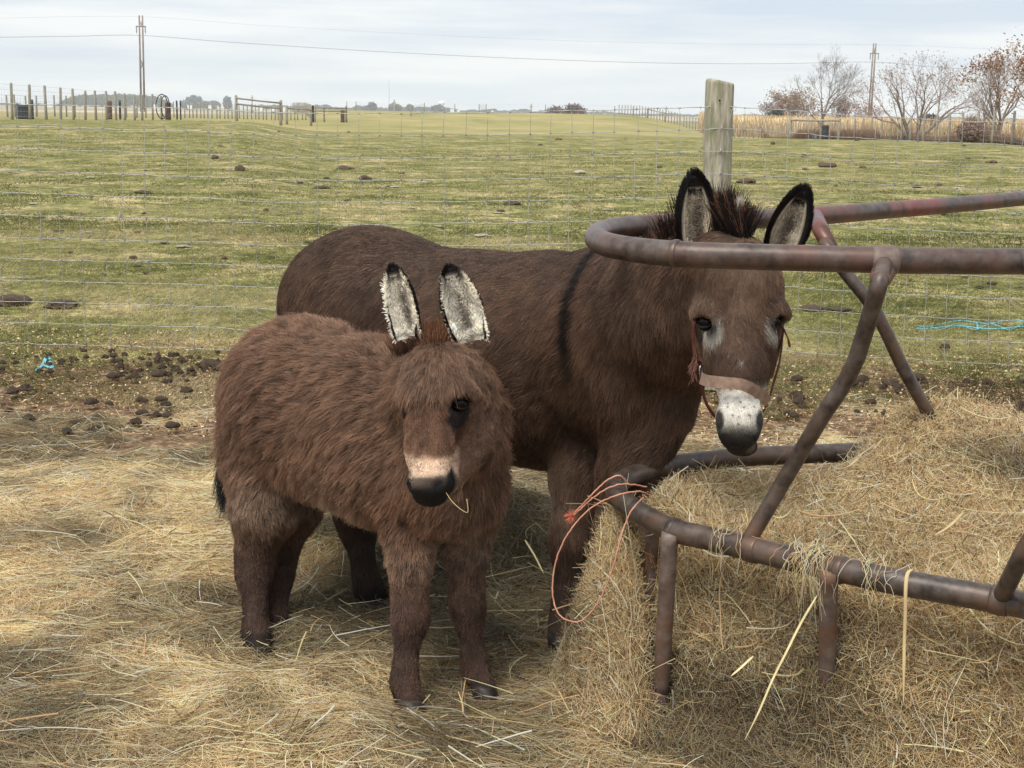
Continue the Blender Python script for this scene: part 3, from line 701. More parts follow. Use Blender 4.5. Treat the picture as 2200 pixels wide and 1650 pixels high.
    fur('inner_hair', p, nin, fl, inner_len * RNG.uniform(.5, 1.2, len(p)), RNG.uniform(.1, .4, len(p)), .0009, c, ear, M_FUR, 5, .3, .4, .009, .1)
    return ear

def ellR(axis, up=(0, 0, 1)):
    x = unit(np.asarray(axis, float)); z = np.asarray(up, float); z = unit(z - x * z.dot(x)); y = np.cross(z, x); return np.stack([x, y, z], 1)

def eyeball(parent, c, r, out, lidcol, squint=.55, name='eye'):
    """ball plus upper and lower lids as short rolled bands"""
    mb = MB(); nlat, nlon = 12, 20; V = [c + r * np.array([math.sin(a) * math.cos(b), math.sin(a) * math.sin(b), math.cos(a)]) for a in np.linspace(.01, math.pi - .01, nlat) for b in np.linspace(0, 2 * math.pi, nlon, endpoint=False)]
    mb.add(V, [(i * nlon + j, (i + 1) * nlon + j, (i + 1) * nlon + (j + 1) % nlon, i * nlon + (j + 1) % nlon) for i in range(nlat - 1) for j in range(nlon)])
    e = mb.build(name, M_EYE, parent)
    out = unit(np.asarray(out, float)); up = np.array([0, 0, 1.]); up = unit(up - out * out.dot(up)); sd = np.cross(out, up)
    for s_, nm, h in ((1, 'upper_lid', squint), (-1, 'lower_lid', squint * .8)):
        pts = [c + r * 1.04 * unit(out * (1.0 - .35 * abs(t) ** 2) + sd * t * 1.25 + up * s_ * (h + .12) * (1 - t * t * .9)) for t in np.linspace(-1, 1, 13)]
        mb = MB(); mb.tube(np.array(pts), r * .15 * (1 - .5 * np.abs(np.linspace(-1, 1, 13))), 8)
        mesh(nm, np.concatenate(mb.V), mb.F, M_SKIN, e, cols=np.tile(lidcol[:3], (mb.n, 1)))
    # lashes
    n = 60; t = RNG.uniform(-.9, .9, n); p = np.array([c + r * 1.1 * unit(out * (1 - .35 * a * a) + sd * a * 1.2 + up * squint * (1 - a * a * .9)) for a in t])
    d = unit(out[None] + sd[None] * t[:, None] * .9 + up * .1)
    k = np.linspace(0, 1, 4)[None, :, None]; pts = p[:, None] + d[:, None] * .011 * k - up * .006 * k + up * .008 * k ** 2
    strands('lashes', pts, .0005, np.tile([.01, .008, .007], (n, 1)), M_FUR, e)
    return e

M_HOOF = noise_mat('hoof_horn', srgb(30, 25, 23), srgb(54, 46, 42), 40, .5, .4, .4, .001, stretch=(1, 1, .3))
def hoof(parent, c, fwd, s=1.0):
    mb = MB(); n = 20; V = []; t = np.arange(n) / n * 6.2832; sd = np.cross(fwd, [0, 0, 1.]); lev = [(-.022, .036, .006), (-.015, .037, .005), (.0, .034, .0), (.018, .030, -.006), (.026, .024, -.008)]
    for z, r, f in lev:
        e = r * s * (np.cos(t)[:, None] * fwd * 1.12 + np.sin(t)[:, None] * sd * .92); V.append(c + e + fwd * f + np.array([0, 0, z * s]))
    V = np.concatenate(V); Fc = [(i * n + j, i * n + (j + 1) % n, (i + 1) * n + (j + 1) % n, (i + 1) * n + j) for i in range(4) for j in range(n)] + [tuple(range(n))[::-1], tuple(range(4 * n, 5 * n))]
    return mesh('hoof', V, Fc, M_HOOF, parent)
FF = P(950, 1000, 3.25) - P(650, 850, 3.62); FF[2] = 0; FF = unit(FF)
# ================================================================ ADULT DONKEY
adult = empty('donkey', tuple(np.r_[P(1050, 1350, 3.75)[:2], 0])); tag(adult, 'big dark brown adult donkey in a halter with its white nosed head inside the feeder', 'donkey')
B = Body()
B.ell(P(795, 650, 3.98), (.245, .215, .205), None, .08)
B.cone(P(800, 690, 3.96), P(1010, 755, 3.86), .215, .262, .08)
B.cone(P(1010, 762, 3.86), P(1190, 775, 3.74), .262, .272, .06)
B.cone(P(1190, 770, 3.74), P(1310, 775, 3.58), .262, .215, .06)
B.cone(P(1290, 700, 3.62), P(1360, 800, 3.44), .175, .165, .06)
B.cone(P(1315, 740, 3.52), P(1440, 675, 3.28), .19, .14, .06)
B.cone(P(1440, 675, 3.28), P(1545, 625, 3.12), .14, .09, .05)
B.cone(P(1300, 640, 3.6), P(1470, 600, 3.22), .118, .10, .05)
B.cone(P(1470, 595, 3.22), P(1545, 570, 3.08), .09, .075, .04)
# legs
B.chain([(P(1275, 880, 3.6), .115), (P(1245, 1020, 3.58), .068), (P(1230, 1130, 3.56), .046), (P(1226, 1165, 3.555), .046), (P(1220, 1280, 3.55), .03), (P(1220, 1320, 3.55), .036), (P(1213, 1350, 3.54), .031), (P(1210, 1372, 3.525), .036)], .03)
B.chain([(P(1385, 880, 3.42), .115), (P(1350, 1020, 3.42), .07), (P(1325, 1130, 3.42), .046), (P(1320, 1165, 3.42), .046), (P(1312, 1300, 3.42), .03), (P(1312, 1350, 3.42), .036), (P(1310, 1400, 3.4), .036)], .03)
B.chain([(P(775, 800, 3.9), .17), (P(790, 950, 3.84), .11), (P(765, 1090, 3.92), .058), (P(768, 1130, 3.92), .046), (P(784, 1230, 3.88), .027), (P(792, 1265, 3.87), .033), (P(797, 1282, 3.855), .028), (P(802, 1300, 3.84), .032)], .03)
B.chain([(P(740, 800, 4.1), .16), (P(700, 950, 4.06), .11), (P(620, 1080, 4.12), .055), (P(615, 1110, 4.12), .046), (P(608, 1200, 4.06), .032), (P(606, 1235, 4.04), .038), (P(606, 1262, 4.0), .037)], .03)
# head
hd = lambda px, py, d: P(px, py, d)
B.ell(hd(1585, 610, 3.03), (.088, .10, .10), None, .04)
B.ell(hd(1588, 690, 3.06), (.088, .095, .12), None, .04)
B.cone(hd(1568, 790, 3.08), hd(1566, 715, 3.12), .048, .062, .04)
B.cone(hd(1610, 790, 3.08), hd(1612, 715, 3.12), .048, .062, .04)
B.cone(hd(1590, 640, 2.975), hd(1590, 800, 2.92), .062, .046, .04)
B.cone(hd(1590, 800, 2.925), hd(1588, 880, 2.885), .048, .038, .03)
B.ell(hd(1590, 790, 2.99), (.054, .075, .085), None, .035)
for sx in (-1, 1):
    B.ell(hd(1590 + sx * 72, 668, 2.985), (.033, .04, .024), None, .025)      # brow
    B.ell(hd(1590 + sx * 50, 735, 2.965), (.024, .04, .06), None, .03)      # cheekbone
    B.ell(hd(1589 + sx * 30, 905, 2.868), (.018, .026, .030), None, .02)      # nostril wing
B.ell(hd(1587, 905, 2.875), (.037, .040, .040), None, .02)
B.ell(hd(1586, 938, 2.885), (.036, .038, .030), None, .018)
B.ell(hd(1594, 958, 2.91), (.032, .032, .020), None, .012)
for sx in (-1, 1):
    B.ell(hd(1590 + sx * 75, 694, 2.955), (.020, .026, .017), None, -.008)
    B.ell(hd(1589 + sx * 42, 903, 2.842), (.006, .014, .019), ellR((.9 * sx, -1, 0)), -.006)
B.cone(hd(1550, 962, 2.86), hd(1630, 938, 2.86), .0035, .0035, -.006)
V, Fq = B.mesh((P(1470, 1000, 2.8) - .02, P(1720, 500, 3.2) + .02))
V = smooth_mesh(V, Fq, 2)
brown = np.array(srgb(129, 102, 83)[:3]); dkbrown = np.array(srgb(80, 62, 52)[:3]); rust = np.array(srgb(134, 100, 78)[:3]); tan = np.array(srgb(172, 152, 128)[:3]); black = np.array(srgb(30, 24, 22)[:3])
white = np.array(srgb(228, 222, 208)[:3]); grey = np.array(srgb(58, 54, 52)[:3])
EA = [P(1518, 693, 2.965), P(1661, 691, 2.965)]
SA = P(1264, 545, hit(B, 1264, 560)); SB = P(1226, 780, hit(B, 1226, 780)); FH = P(1350, 760, 3.5) - P(800, 680, 3.95); FH[2] = 0; FH = unit(FH)
def adult_col(p):
    n = len(p); c = np.tile(brown, (n, 1)); v = vnoise(p, 5, 3)
    c = blend(c, rust, sstep(.5, .75, v) * .45); c = blend(c, dkbrown, sstep(.5, .3, vnoise(p + 3, 6, 3)) * .45)
    z = p[:, 2]
    back = sstep(.86, .93, z) * (p[:, 1] > 3.3); c = blend(c, dkbrown, back * .35)
    # shoulder cross
    s = (p - SA) @ FH - (SB - SA) @ FH * np.clip((SA[2] - z) / (SA[2] - SB[2]), 0, 1.2)
    c = blend(c, dkbrown * .18, sstep(.030, .010, np.abs(s) + .006 * (vnoise(p, 40, 2) - .5)) * sstep(SB[2] - .08, SB[2] + .06, z) * (p[:, 1] > 3.0))
    c = blend(c, rust * 1.15, sstep(.06, .02, np.abs(s - .06)) * sstep(SB[2] - .1, SB[2], z) * .35)
    # belly and inner legs
    bel = sstep(.5, .40, z) * sstep(P(1150, 900, 3.6)[0] + .12, P(1150, 900, 3.6)[0], p[:, 0]) * sstep(.30, .36, z); c = blend(c, tan * .9, bel * .6)
    c = blend(c, tan, ball(p, P(1345, 985, 3.28), .02, .07) * .9)
    lg = sstep(.42, .12, z); c = blend(c, dkbrown, lg * .75); c = blend(c, black, sstep(.07, .03, z))
    # head
    hm = np.maximum(ball(p, P(1588, 740, 2.97), .20, .26), ball(p, P(1590, 910, 2.87), .09, .13))
    face = ball(p, P(1590, 790, 2.93), .03, .11); c = blend(c, dkbrown * .9, face * .6)
    for e_ in EA:
        q = p - e_; sg = 1 if e_[0] > P(1590, 700, 3)[0] else -1
        rr = np.linalg.norm((q - np.array([-sg * .010, 0, -.012])) / np.array([.023, .09, .031]), axis=1)
        c = blend(c, white * .62, sstep(1.25, .7, rr) * hm * .95)
        c = blend(c, black, sstep(1.25, .8, np.linalg.norm(q / np.array([.023, .06, .0185]), axis=1)))
        c = blend(c, grey, sstep(.011, .005, segd(p, e_ + [-sg * .01, -.01, -.012], e_ + [-sg * .022, -.02, -.032])))
    zz = z; mz = P(1590, 822, 2.88)[2]; m1 = P(1590, 900, 2.86)[2]; m2 = P(1590, 935, 2.86)[2]
    nose = hm * sstep(mz + .012, mz - .006, zz + .01 * (vnoise(p, 60, 2) - .5)) * sstep(2.99, 2.95, p[:, 1])
    c = blend(c, white, nose)
    c = blend(c, grey, nose * sstep(m1 + .006, m1 - .030, zz + .012 * (vnoise(p, 80, 2) - .5)) * .95)
    c = blend(c, black, nose * sstep(m2 + .012, m2 - .01, zz) * .7)
    for sx in (-1, 1): c = blend(c, black, sstep(1.3, .7, np.linalg.norm((p - hd(1589 + sx * 44, 903, 2.85)) / [.009, .03, .022], axis=1)) * .9)
    c = blend(c, tan * .8, ball(p, hd(1612, 958, 2.88), .006, .02) * .8)
    sp = nose * (vnoise(p, 230, 1) > .80) * (zz > m1 - .01); c = blend(c, grey, sp * .8)
    c = blend(c, white, ball(p, P(1592, 777, 2.87), .002, .008) * .5)
    return c
skincol = adult_col(V); skincol = np.where(skincol[:, :1] > .35, skincol * 1.5, skincol)
body = mesh('body', V, Fq, M_SKIN, adult, cols=skincol * .6)
for f_ in ((1210, 1384, 3.515), (1310, 1410, 3.39), (803, 1310, 3.83), (606, 1272, 3.99)): hoof(adult, P(*f_), FH, 1.05)
mzA = P(1590, 826, 2.88)[2]; headc = P(1590, 740, 2.95)
def adult_dens(c):
    h = ball(c, headc, .2, .26); nose = h * (c[:, 2] < mzA - .01); d = 1 + 1.6 * h
    d = d * np.where(nose > .5, .55, 1)
    for e_ in EA: d = d * (1 - ball(c, e_, .010, .016))
    return d * np.where(c[:, 2] < .035, .1, 1)
p, nm = sample_surface(V, Fq, 320000, adult_dens)
h = np.maximum(ball(p, headc, .15, .22), ball(p, P(1590, 910, 2.87), .085, .12)); z = p[:, 2]
fwd = unit(P(1350, 760, 3.5) - P(800, 680, 3.95)); 
flow = np.tile(-fwd * .7 + np.array([0, 0, -.75]), (len(p), 1))
neckd = unit(P(1320, 760, 3.5) - P(1520, 620, 3.1)); nk = ball(p, P(1440, 660, 3.25), .1, .28); flow = flow * (1 - nk[:, None]) + (neckd * .8 + [0, 0, -.5]) * nk[:, None]
flow = flow * (1 - sstep(.5, .38, z)[:, None]) + np.array([0, 0, -1.]) * sstep(.5, .38, z)[:, None]
side = np.sign(p[:, 0] - headc[0]) * np.minimum(np.abs(p[:, 0] - headc[0]) / .05, 1)
hf = np.stack([side * .55, np.full(len(p), -.2), np.full(len(p), -1.)], 1); flow = flow * (1 - h[:, None]) + hf * h[:, None]
nose = (h > .5) & (z < mzA)
ln = .022 * RNG.uniform(.7, 1.25, len(p)) * (1 - .45 * h) * (1 - .35 * sstep(.4, .15, z)); ln[nose] *= .28
for e_ in EA: ln *= 1 - .75 * ball(p, e_, .02, .045)
ang = RNG.uniform(.25, .5, len(p)) - .08 * h
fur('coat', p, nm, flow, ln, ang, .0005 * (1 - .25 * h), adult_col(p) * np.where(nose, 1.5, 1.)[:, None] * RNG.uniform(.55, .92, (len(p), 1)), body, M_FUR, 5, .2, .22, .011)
for e_, sx in zip(EA, (-1, 1)): eyeball(adult, e_ + np.array([-sx * .002, .013, 0.]), .0205, np.array([sx * .6, -1, .0]), black, .5)
earA = dict(back=np.array([.05, .03, .02]), inside=np.array(srgb(196, 184, 162)[:3]), dark=np.array(srgb(90, 76, 64)[:3]), rim=np.array([.006, .004, .004]))
make_ear(adult, P(1502, 560, 3.06), P(1492, 378, 3.02), .080, np.array([-.12, -1, .1]), earA, 18000, hair=.014, rimw=.54, tipk=.78, inner_len=.013)
make_ear(adult, P(1668, 562, 3.06), P(1726, 412, 3.02), .080, np.array([.15, -1, .1]), earA, 18000, hair=.014, rimw=.54, tipk=.80, inner_len=.013)
# mane: stiff, split where it stands between the ears
def mane(parent, path, n, length, w, col, up, name='mane', pale=.1, rad=.0007, spread=.25):
    q = catmull(path, 20); t = RNG.random(n); i = (t * (len(q) - 1)).astype(int); r = q[i] + RNG.normal(0, w, (n, 3)) * [1, 1, .4]
    L_ = length * RNG.uniform(.6, 1.1, n) * (.75 + .5 * vnoise(np.c_[t * 14, t * 0, t * 0], 1, 2))
    lean = (vnoise(np.c_[t * 9, t * 0 + 3, t * 0], 1, 2) - .5) * 1.3
    d = unit(np.asarray(up)[None] + np.array([1, 0, 0]) * (lean + RNG.normal(0, spread * .5, n))[:, None] + RNG.normal(0, .1, (n, 3)))
    k = np.linspace(0, 1, 5)[None, :, None]; pts = r[:, None] + d[:, None] * L_[:, None, None] * k + RNG.normal(0, .05, (n, 1, 3)) * L_[:, None, None] * k ** 2
    c = np.tile(col, (n, 1)) * RNG.uniform(.6, 1.5, (n, 1)); pl = RNG.random(n) < pale; c[pl] = np.array(srgb(120, 84, 60)[:3])
    return strands(name, pts, rad, c, M_FUR, parent)
mane(adult, [P(1440, 540, 3.18), P(1480, 520, 3.12), P(1530, 508, 3.07), P(1575, 512, 3.03), P(1600, 530, 3.0)], 5200, .088, .008, np.array([.013, .008, .007]), (-.05, 0, 1.))
mane(adult, [P(1290, 560, 3.6), P(1350, 552, 3.45), P(1400, 548, 3.3), P(1440, 540, 3.18)], 2500, .05, .01, np.array([.013, .008, .007]), (-.05, 0.3, 1.))
pk = PY(1583, 500, P(1583, 500, 3.02)[1]); pts = pk + (P(1592, 425, 2.99) - pk) * np.linspace(0, 1, 5)[None, :, None] + RNG.normal(0, .0022, (60, 1, 3)) * (1 + 1.5 * np.linspace(0, 1, 5)[None, :, None])
strands('pale_lock', pts, .0006, np.tile(srgb(190, 180, 165)[:3], (60, 1)), M_FUR, adult)

# halter
M_STRAP = noise_mat('faded_halter_webbing', srgb(134, 110, 94), srgb(166, 140, 120), 60, .8, .2, .5, .0008)
M_STRAPD = noise_mat('dark_halter_webbing', srgb(74, 38, 34), srgb(106, 58, 50), 60, .8, .2, .5, .0008)
M_RING = noise_mat('nickel_ring', srgb(150, 150, 148), srgb(200, 198, 192), 30, .25, .6, 0, metal=.9)
hal = empty('halter', tuple(P(1585, 800, 2.9))); hal.parent = adult; hal.matrix_parent_inverse = Matrix.Translation(-adult.location)
hal.location = tuple(P(1585, 800, 2.9)); 
def strap(name, px, w, mat, par=hal, th=.0028):
    q = catmull([P(*a) for a in px], 8); T = unit(np.gradient(q, axis=0)); V_ = []; n = len(q)
    c0 = P(1590, 830, 3.0)
    for i in range(n):
        o = q[i] - c0; o = unit(o - T[i] * o.dot(T[i])); s = np.cross(T[i], o)
        for a, b in ((-1, -1), (1, -1), (1, 1), (-1, 1)): V_.append(q[i] + s * a * w / 2 + o * b * th / 2)
    Fc = [(i * 4 + j, i * 4 + (j + 1) % 4, i * 4 + 4 + (j + 1) % 4, i * 4 + 4 + j) for i in range(n - 1) for j in range(4)] + [(3, 2, 1, 0), (n * 4 - 4, n * 4 - 3, n * 4 - 2, n * 4 - 1)]
    ob = mesh(name, V_, Fc, mat, None, False); ob.parent = par
    # keep world placement under the nested empty
    ob.matrix_parent_inverse = (Matrix.Translation(hal.location)).inverted() if par is hal else ob.matrix_parent_inverse
    return ob
strap('noseband', [(1507, 812, 3.0), (1507, 813, 2.93), (1520, 818, 2.87), (1555, 822, 2.84), (1592, 826, 2.832), (1620, 838, 2.85), (1643, 854, 2.90), (1650, 862, 2.98)], .023, M_STRAP)
strap('chin_strap', [(1508, 822, 3.0), (1512, 850, 2.99), (1524, 878, 2.98), (1545, 900, 2.97), (1590, 912, 2.97), (1625, 900, 2.97), (1642, 880, 2.98), (1649, 862, 2.99)], .013, M_STRAPD)
strap('cheek_strap', [(1492, 655, 3.10), (1490, 690, 3.06), (1490, 735, 3.03), (1494, 768, 3.01), (1500, 780, 3.0)], .011, M_STRAPD)
strap('cheek_strap', [(1684, 660, 3.10), (1682, 720, 3.06), (1674, 780, 3.02), (1660, 830, 2.99), (1653, 856, 2.98)], .018, M_STRAPD)
strap('loose_strap_end', [(1672, 684, 3.02), (1682, 705, 3.0), (1692, 725, 2.99), (1697, 746, 2.99)], .016, M_STRAPD)
for px, py in ((1506, 797), (1651, 860)):
    c = P(px, py, 2.99); mb = MB(); t = np.linspace(0, 2 * math.pi, 19); mb.tube(np.stack([c[0] + .008 * np.cos(t) * .5, c[1] + .008 * np.cos(t), c[2] + .013 * np.sin(t)], 1), .0017, 6, False)
    o = mb.build('halter_ring', M_RING); o.parent = hal; o.matrix_parent_inverse = Matrix.Translation(hal.location).inverted()
n = 90; c = P(1494, 780, 3.0); r_ = unit(RNG.normal(size=(n, 3))); k = np.linspace(0, 1, 5)[None, :, None]
pts = c + [0, 0, .012] * RNG.normal(0, .9, (n, 1, 1)) + r_[:, None] * .016 * k + np.array([0, 0, -.012]) * k ** 2
o = strands('frayed_knot', pts, .0009, np.tile(srgb(126, 88, 76)[:3], (n, 1)), M_FUR); o.parent = hal; o.matrix_parent_inverse = Matrix.Translation(hal.location).inverted()

# ================================================================ FOAL
foal = empty('donkey_foal', tuple(np.r_[P(780, 1450, 3.35)[:2], 0])); tag(foal, 'small fluffy reddish brown donkey foal with large white lined ears in front of the adult', 'donkey foal')
B = Body()
B.ell(P(648, 850, 3.63), (.185, .185, .185), None, .08)
B.cone(P(665, 870, 3.62), P(790, 890, 3.45), .178, .168, .07)
B.cone(P(700, 935, 3.55), P(820, 980, 3.38), .155, .148, .07)
B.cone(P(800, 880, 3.42), P(930, 955, 3.25), .15, .118, .06)
B.cone(P(860, 995, 3.33), P(955, 1030, 3.23), .138, .118, .06)
B.cone(P(950, 1010, 3.22), P(985, 900, 3.12), .122, .095, .05)
B.cone(P(930, 860, 3.2), P(960, 830, 3.06), .10, .085, .05)
B.chain([(P(590, 960, 3.62), .13), (P(570, 1090, 3.57), .078), (P(548, 1195, 3.60), .044), (P(545, 1235, 3.59), .037), (P(549, 1340, 3.555), .025), (P(551, 1375, 3.54), .031), (P(560, 1402, 3.52), .026), (P(567, 1416, 3.505), .029)], .03)
B.chain([(P(640, 980, 3.72), .12), (P(628, 1090, 3.68), .066), (P(598, 1195, 3.70), .042), (P(594, 1235, 3.69), .037), (P(590, 1340, 3.64), .028), (P(591, 1375, 3.62), .032), (P(598, 1408, 3.58), .032)], .03)
B.chain([(P(888, 1085, 3.24), .076), (P(880, 1200, 3.21), .043), (P(882, 1285, 3.19), .034), (P(882, 1330, 3.18), .037), (P(877, 1360, 3.18), .028), (P(871, 1430, 3.165), .022), (P(869, 1465, 3.16), .028), (P(874, 1488, 3.15), .022), (P(881, 1508, 3.13), .027)], .02)
B.chain([(P(1000, 1080, 3.27), .074), (P(1002, 1190, 3.275), .043), (P(1003, 1265, 3.27), .034), (P(1005, 1305, 3.26), .037), (P(1009, 1340, 3.265), .027), (P(1015, 1395, 3.265), .022), (P(1019, 1432, 3.265), .028), (P(1028, 1456, 3.25), .022), (P(1039, 1474, 3.235), .026)], .02)
# head
B.ell(P(944, 832, 3.0), (.074, .093, .084), None, .04)
B.ell(P(978, 905, 3.02), (.062, .082, .082), None, .04)
B.cone(P(925, 860, 2.93), P(922, 965, 2.885), .058, .043, .035)
B.cone(P(922, 965, 2.885), P(922, 1025, 2.855), .042, .037, .025)
B.cone(P(1000, 950, 3.05), P(955, 1030, 2.93), .06, .033, .035)
B.ell(P(925, 1040, 2.855), (.042, .042, .032), None, .02)
B.ell(P(925, 1066, 2.872), (.034, .034, .020), None, .014)
B.ell(P(874, 846, 2.965), (.019, .032, .02), None, .02)
B.ell(P(988, 836, 2.925), (.031, .028, .018), None, .02)
for dx in (-30, 22): B.ell(P(922 + dx, 1035, 2.838), (.017, .02, .018), None, .012)
B.ell(P(987, 868, 2.905), (.024, .022, .017), None, -.008)
B.ell(P(872, 868, 2.93), (.014, .022, .014), None, -.008)
B.ell(P(943, 1040, 2.812), (.008, .012, .012), ellR((.5, -1, 0)), -.005)
B.ell(P(885, 1040, 2.83), (.006, .012, .011), ellR((-.8, -1, 0)), -.005)
B.cone(P(893, 1068, 2.845), P(958, 1064, 2.845), .003, .003, -.005)
V, Fq = B.mesh((P(820, 1110, 2.78) - .02, P(1070, 720, 3.12) + .02))
V = smooth_mesh(V, Fq, 2)
fb = np.array(srgb(137, 107, 86)[:3]); fr = np.array(srgb(144, 106, 82)[:3]); ft = np.array(srgb(182, 164, 142)[:3]); fdk = np.array(srgb(84, 64, 55)[:3])
EF = [P(986, 868, 2.912), P(873, 868, 2.945)]
hcF = P(945, 890, 2.97); mF0 = P(920, 972, 2.87)[2]; mF1 = P(920, 1015, 2.84)[2]
def foal_col(p):
    n = len(p); c = np.tile(fb, (n, 1)); c = blend(c, fr, sstep(.5, .75, vnoise(p, 5, 3)) * .5); c = blend(c, fdk, sstep(.48, .28, vnoise(p + 7, 7, 3)) * .35)
    z = p[:, 2]
    bel = sstep(.46, .36, z) * sstep(.26, .33, z); c = blend(c, ft * .85, bel * .30 * sstep(.35, .6, vnoise(p, 6, 2) + .12))
    c = blend(c, ft, ball(p, P(740, 1130, 3.42), .06, .14) * .7)
    c = blend(c, fdk, sstep(.34, .16, z) * .85); c = blend(c, black, sstep(.06, .03, z) * .8)
    hm = np.maximum(ball(p, hcF, .13, .18), ball(p, P(922, 1030, 2.86), .085, .11))
    c = blend(c, np.array(srgb(118, 82, 62)[:3]), ball(p, P(930, 930, 2.9), .04, .13) * .7)
    c = blend(c, np.array(srgb(150, 100, 62)[:3]), ball(p, P(918, 712, 3.05), .02, .055) * .5)
    c = blend(c, fdk * .6, ball(p, P(912, 925, 2.88), .01, .03) * .6)
    c = c * (1 - .28 * (hm * sstep(P(920, 900, 2.9)[2], P(920, 840, 2.9)[2], z)))[:, None]  # forehead darkened: partly its own brown, partly painted fringe shadow
    c = blend(c, fdk * .5, ball(p, P(852, 866, 2.96), .006, .022) * .8); c = blend(c, fdk * .6, sstep(.012, .004, segd(p, P(905, 850, 2.9), P(925, 905, 2.88))) * .6)  # left brow corner and streak: shadow under the fringe painted into the coat
    q = (p - (EF[0] + [-.004, 0, -.014])) / np.array([.026, .07, .034]); c = blend(c, np.array(srgb(54, 46, 44)[:3]), sstep(1.2, .85, np.linalg.norm(q, axis=1)))
    q = (p - EF[1]) / np.array([.018, .07, .018]); c = blend(c, black, sstep(1.2, .8, np.linalg.norm(q, axis=1)))
    nose = hm * sstep(mF0 + .008, mF0 - .006, z + .012 * (vnoise(p, 60, 2) - .5)) * sstep(2.925, 2.885, p[:, 1]) * sstep(P(985, 1000, 2.86)[0] + .004, P(970, 1000, 2.86)[0], p[:, 0])
    c = blend(c, np.array(srgb(222, 192, 164)[:3]), nose * .95)
    blk = hm * sstep(mF1 + .008, mF1 - .006, z + .01 * (vnoise(p, 50, 2) - .5)) * sstep(2.99, 2.94, p[:, 1]) * ball(p, P(927, 1050, 2.87), .055, .075)
    c = blend(c, np.array(srgb(32, 30, 31)[:3]), blk)
    c = blend(c, grey, nose * (1 - blk) * (vnoise(p, 210, 1) > .82) * .8)
    return c
body = mesh('body', V, Fq, M_SKIN, foal, cols=np.where(foal_col(V)[:, :1] > .35, foal_col(V), foal_col(V) * .5))
for f_ in ((569, 1432, 3.49), (598, 1418, 3.57), (884, 1524, 3.115), (1042, 1490, 3.222)): hoof(foal, P(*f_), FF, .88)
def foal_dens(c):
    h = np.maximum(ball(c, hcF, .13, .18), ball(c, P(922, 1030, 2.86), .075, .10)); d = 1 + .9 * h; d = d * np.where((h > .5) & (c[:, 2] < mF1), .35, 1)
    for e_ in EF: d = d * (1 - ball(c, e_, .011, .017))
    return d * np.where(c[:, 2] < .035, .1, 1)
p, nm = sample_surface(V, Fq, 360000, foal_dens); z = p[:, 2]; h = np.maximum(ball(p, hcF, .13, .18), ball(p, P(922, 1030, 2.86), .075, .10))
fwd = unit(P(950, 1000, 3.25) - P(650, 850, 3.62)); flow = np.tile(-fwd * .75 + np.array([0, 0, -.6]), (len(p), 1)); lw = sstep(.46, .34, z)[:, None]; flow = flow * (1 - lw) + np.array([0, 0, -1.]) * lw
side = np.clip((p[:, 0] - P(915, 850, 2.9)[0]) / .05, -1, 1); hf = np.stack([side * .7, np.full(len(p), -.3), np.full(len(p), -.9)], 1); flow = flow * (1 - h[:, None]) + hf * h[:, None]
ln = .030 * RNG.uniform(.5, 1.35, len(p)) * (1 - .5 * lw[:, 0]) * (1 - .6 * sstep(.34, .2, z))
low = sstep(P(920, 850, 2.9)[2], P(920, 900, 2.9)[2], z); ln *= 1 - h * (.52 + .30 * low)
m_ = (h > .5) & (z < mF0); ln[m_] *= .45; m_ = (h > .5) & (z < mF1) & (p[:, 1] < P(950, 1050, 2.93)[1]); ln[m_] *= .4
for e_ in EF: ln *= 1 - .7 * ball(p, e_, .022, .05)
ang = RNG.uniform(.45, 1.1, len(p)) - .2 * h; cc = foal_col(p) * RNG.uniform(.6, 1.1, (len(p), 1))
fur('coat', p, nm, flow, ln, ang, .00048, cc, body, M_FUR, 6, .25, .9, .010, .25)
# fringe over the brow
q_, nq = sample_surface(V, Fq, 9000, lambda c: ball(c, P(925, 795, 2.93), .05, .075) * (1 - ball(c, EF[0], .03, .045)) + 1e-9)
fur('forelock', q_, nq, np.stack([np.clip((q_[:, 0] - P(925, 800, 2.9)[0]) / .08, -1, 1) * .8, np.full(len(q_), -.3), np.full(len(q_), -1)], 1), .026 * RNG.uniform(.5, 1.2, len(q_)), RNG.uniform(.3, .9, len(q_)), .0006, np.tile(fb * .7, (len(q_), 1)) * RNG.uniform(.5, 1.2, (len(q_), 1)), body, M_FUR, 6, .6, .8, .016, .35)
eyeball(foal, EF[0] + np.array([0, .012, 0]), .0185, np.array([.35, -1, .05]), black, .6); eyeball(foal, EF[1] + np.array([.004, .012, 0]), .015, np.array([-1., -.6, .05]), black, .4)
earF = dict(back=np.array([.06, .03, .018]), inside=np.array(srgb(234, 226, 208)[:3]), dark=np.array(srgb(112, 100, 88)[:3]), rim=np.array([.006, .004, .004]))
make_ear(foal, P(878, 728, 3.05), P(844, 576, 3.03), .070, np.array([-.5, -1, .1]), earF, 13000, hair=.009, inner_len=.014, rimw=.72, tipk=.84)
make_ear(foal, P(1012, 735, 3.04), P(974, 576, 3.02), .082, np.array([.12, -1, .1]), earF, 13000, hair=.009, inner_len=.014, bend=(-.05, 0, 0), rimw=.72, tipk=.84)
mane(foal, [P(935, 760, 3.02), P(935, 745, 3.08), P(900, 745, 3.2), P(860, 760, 3.3)], 2500, .05, .012, np.array([.09, .04, .02]), (0, .1, 1.), pale=.3, spread=.5)
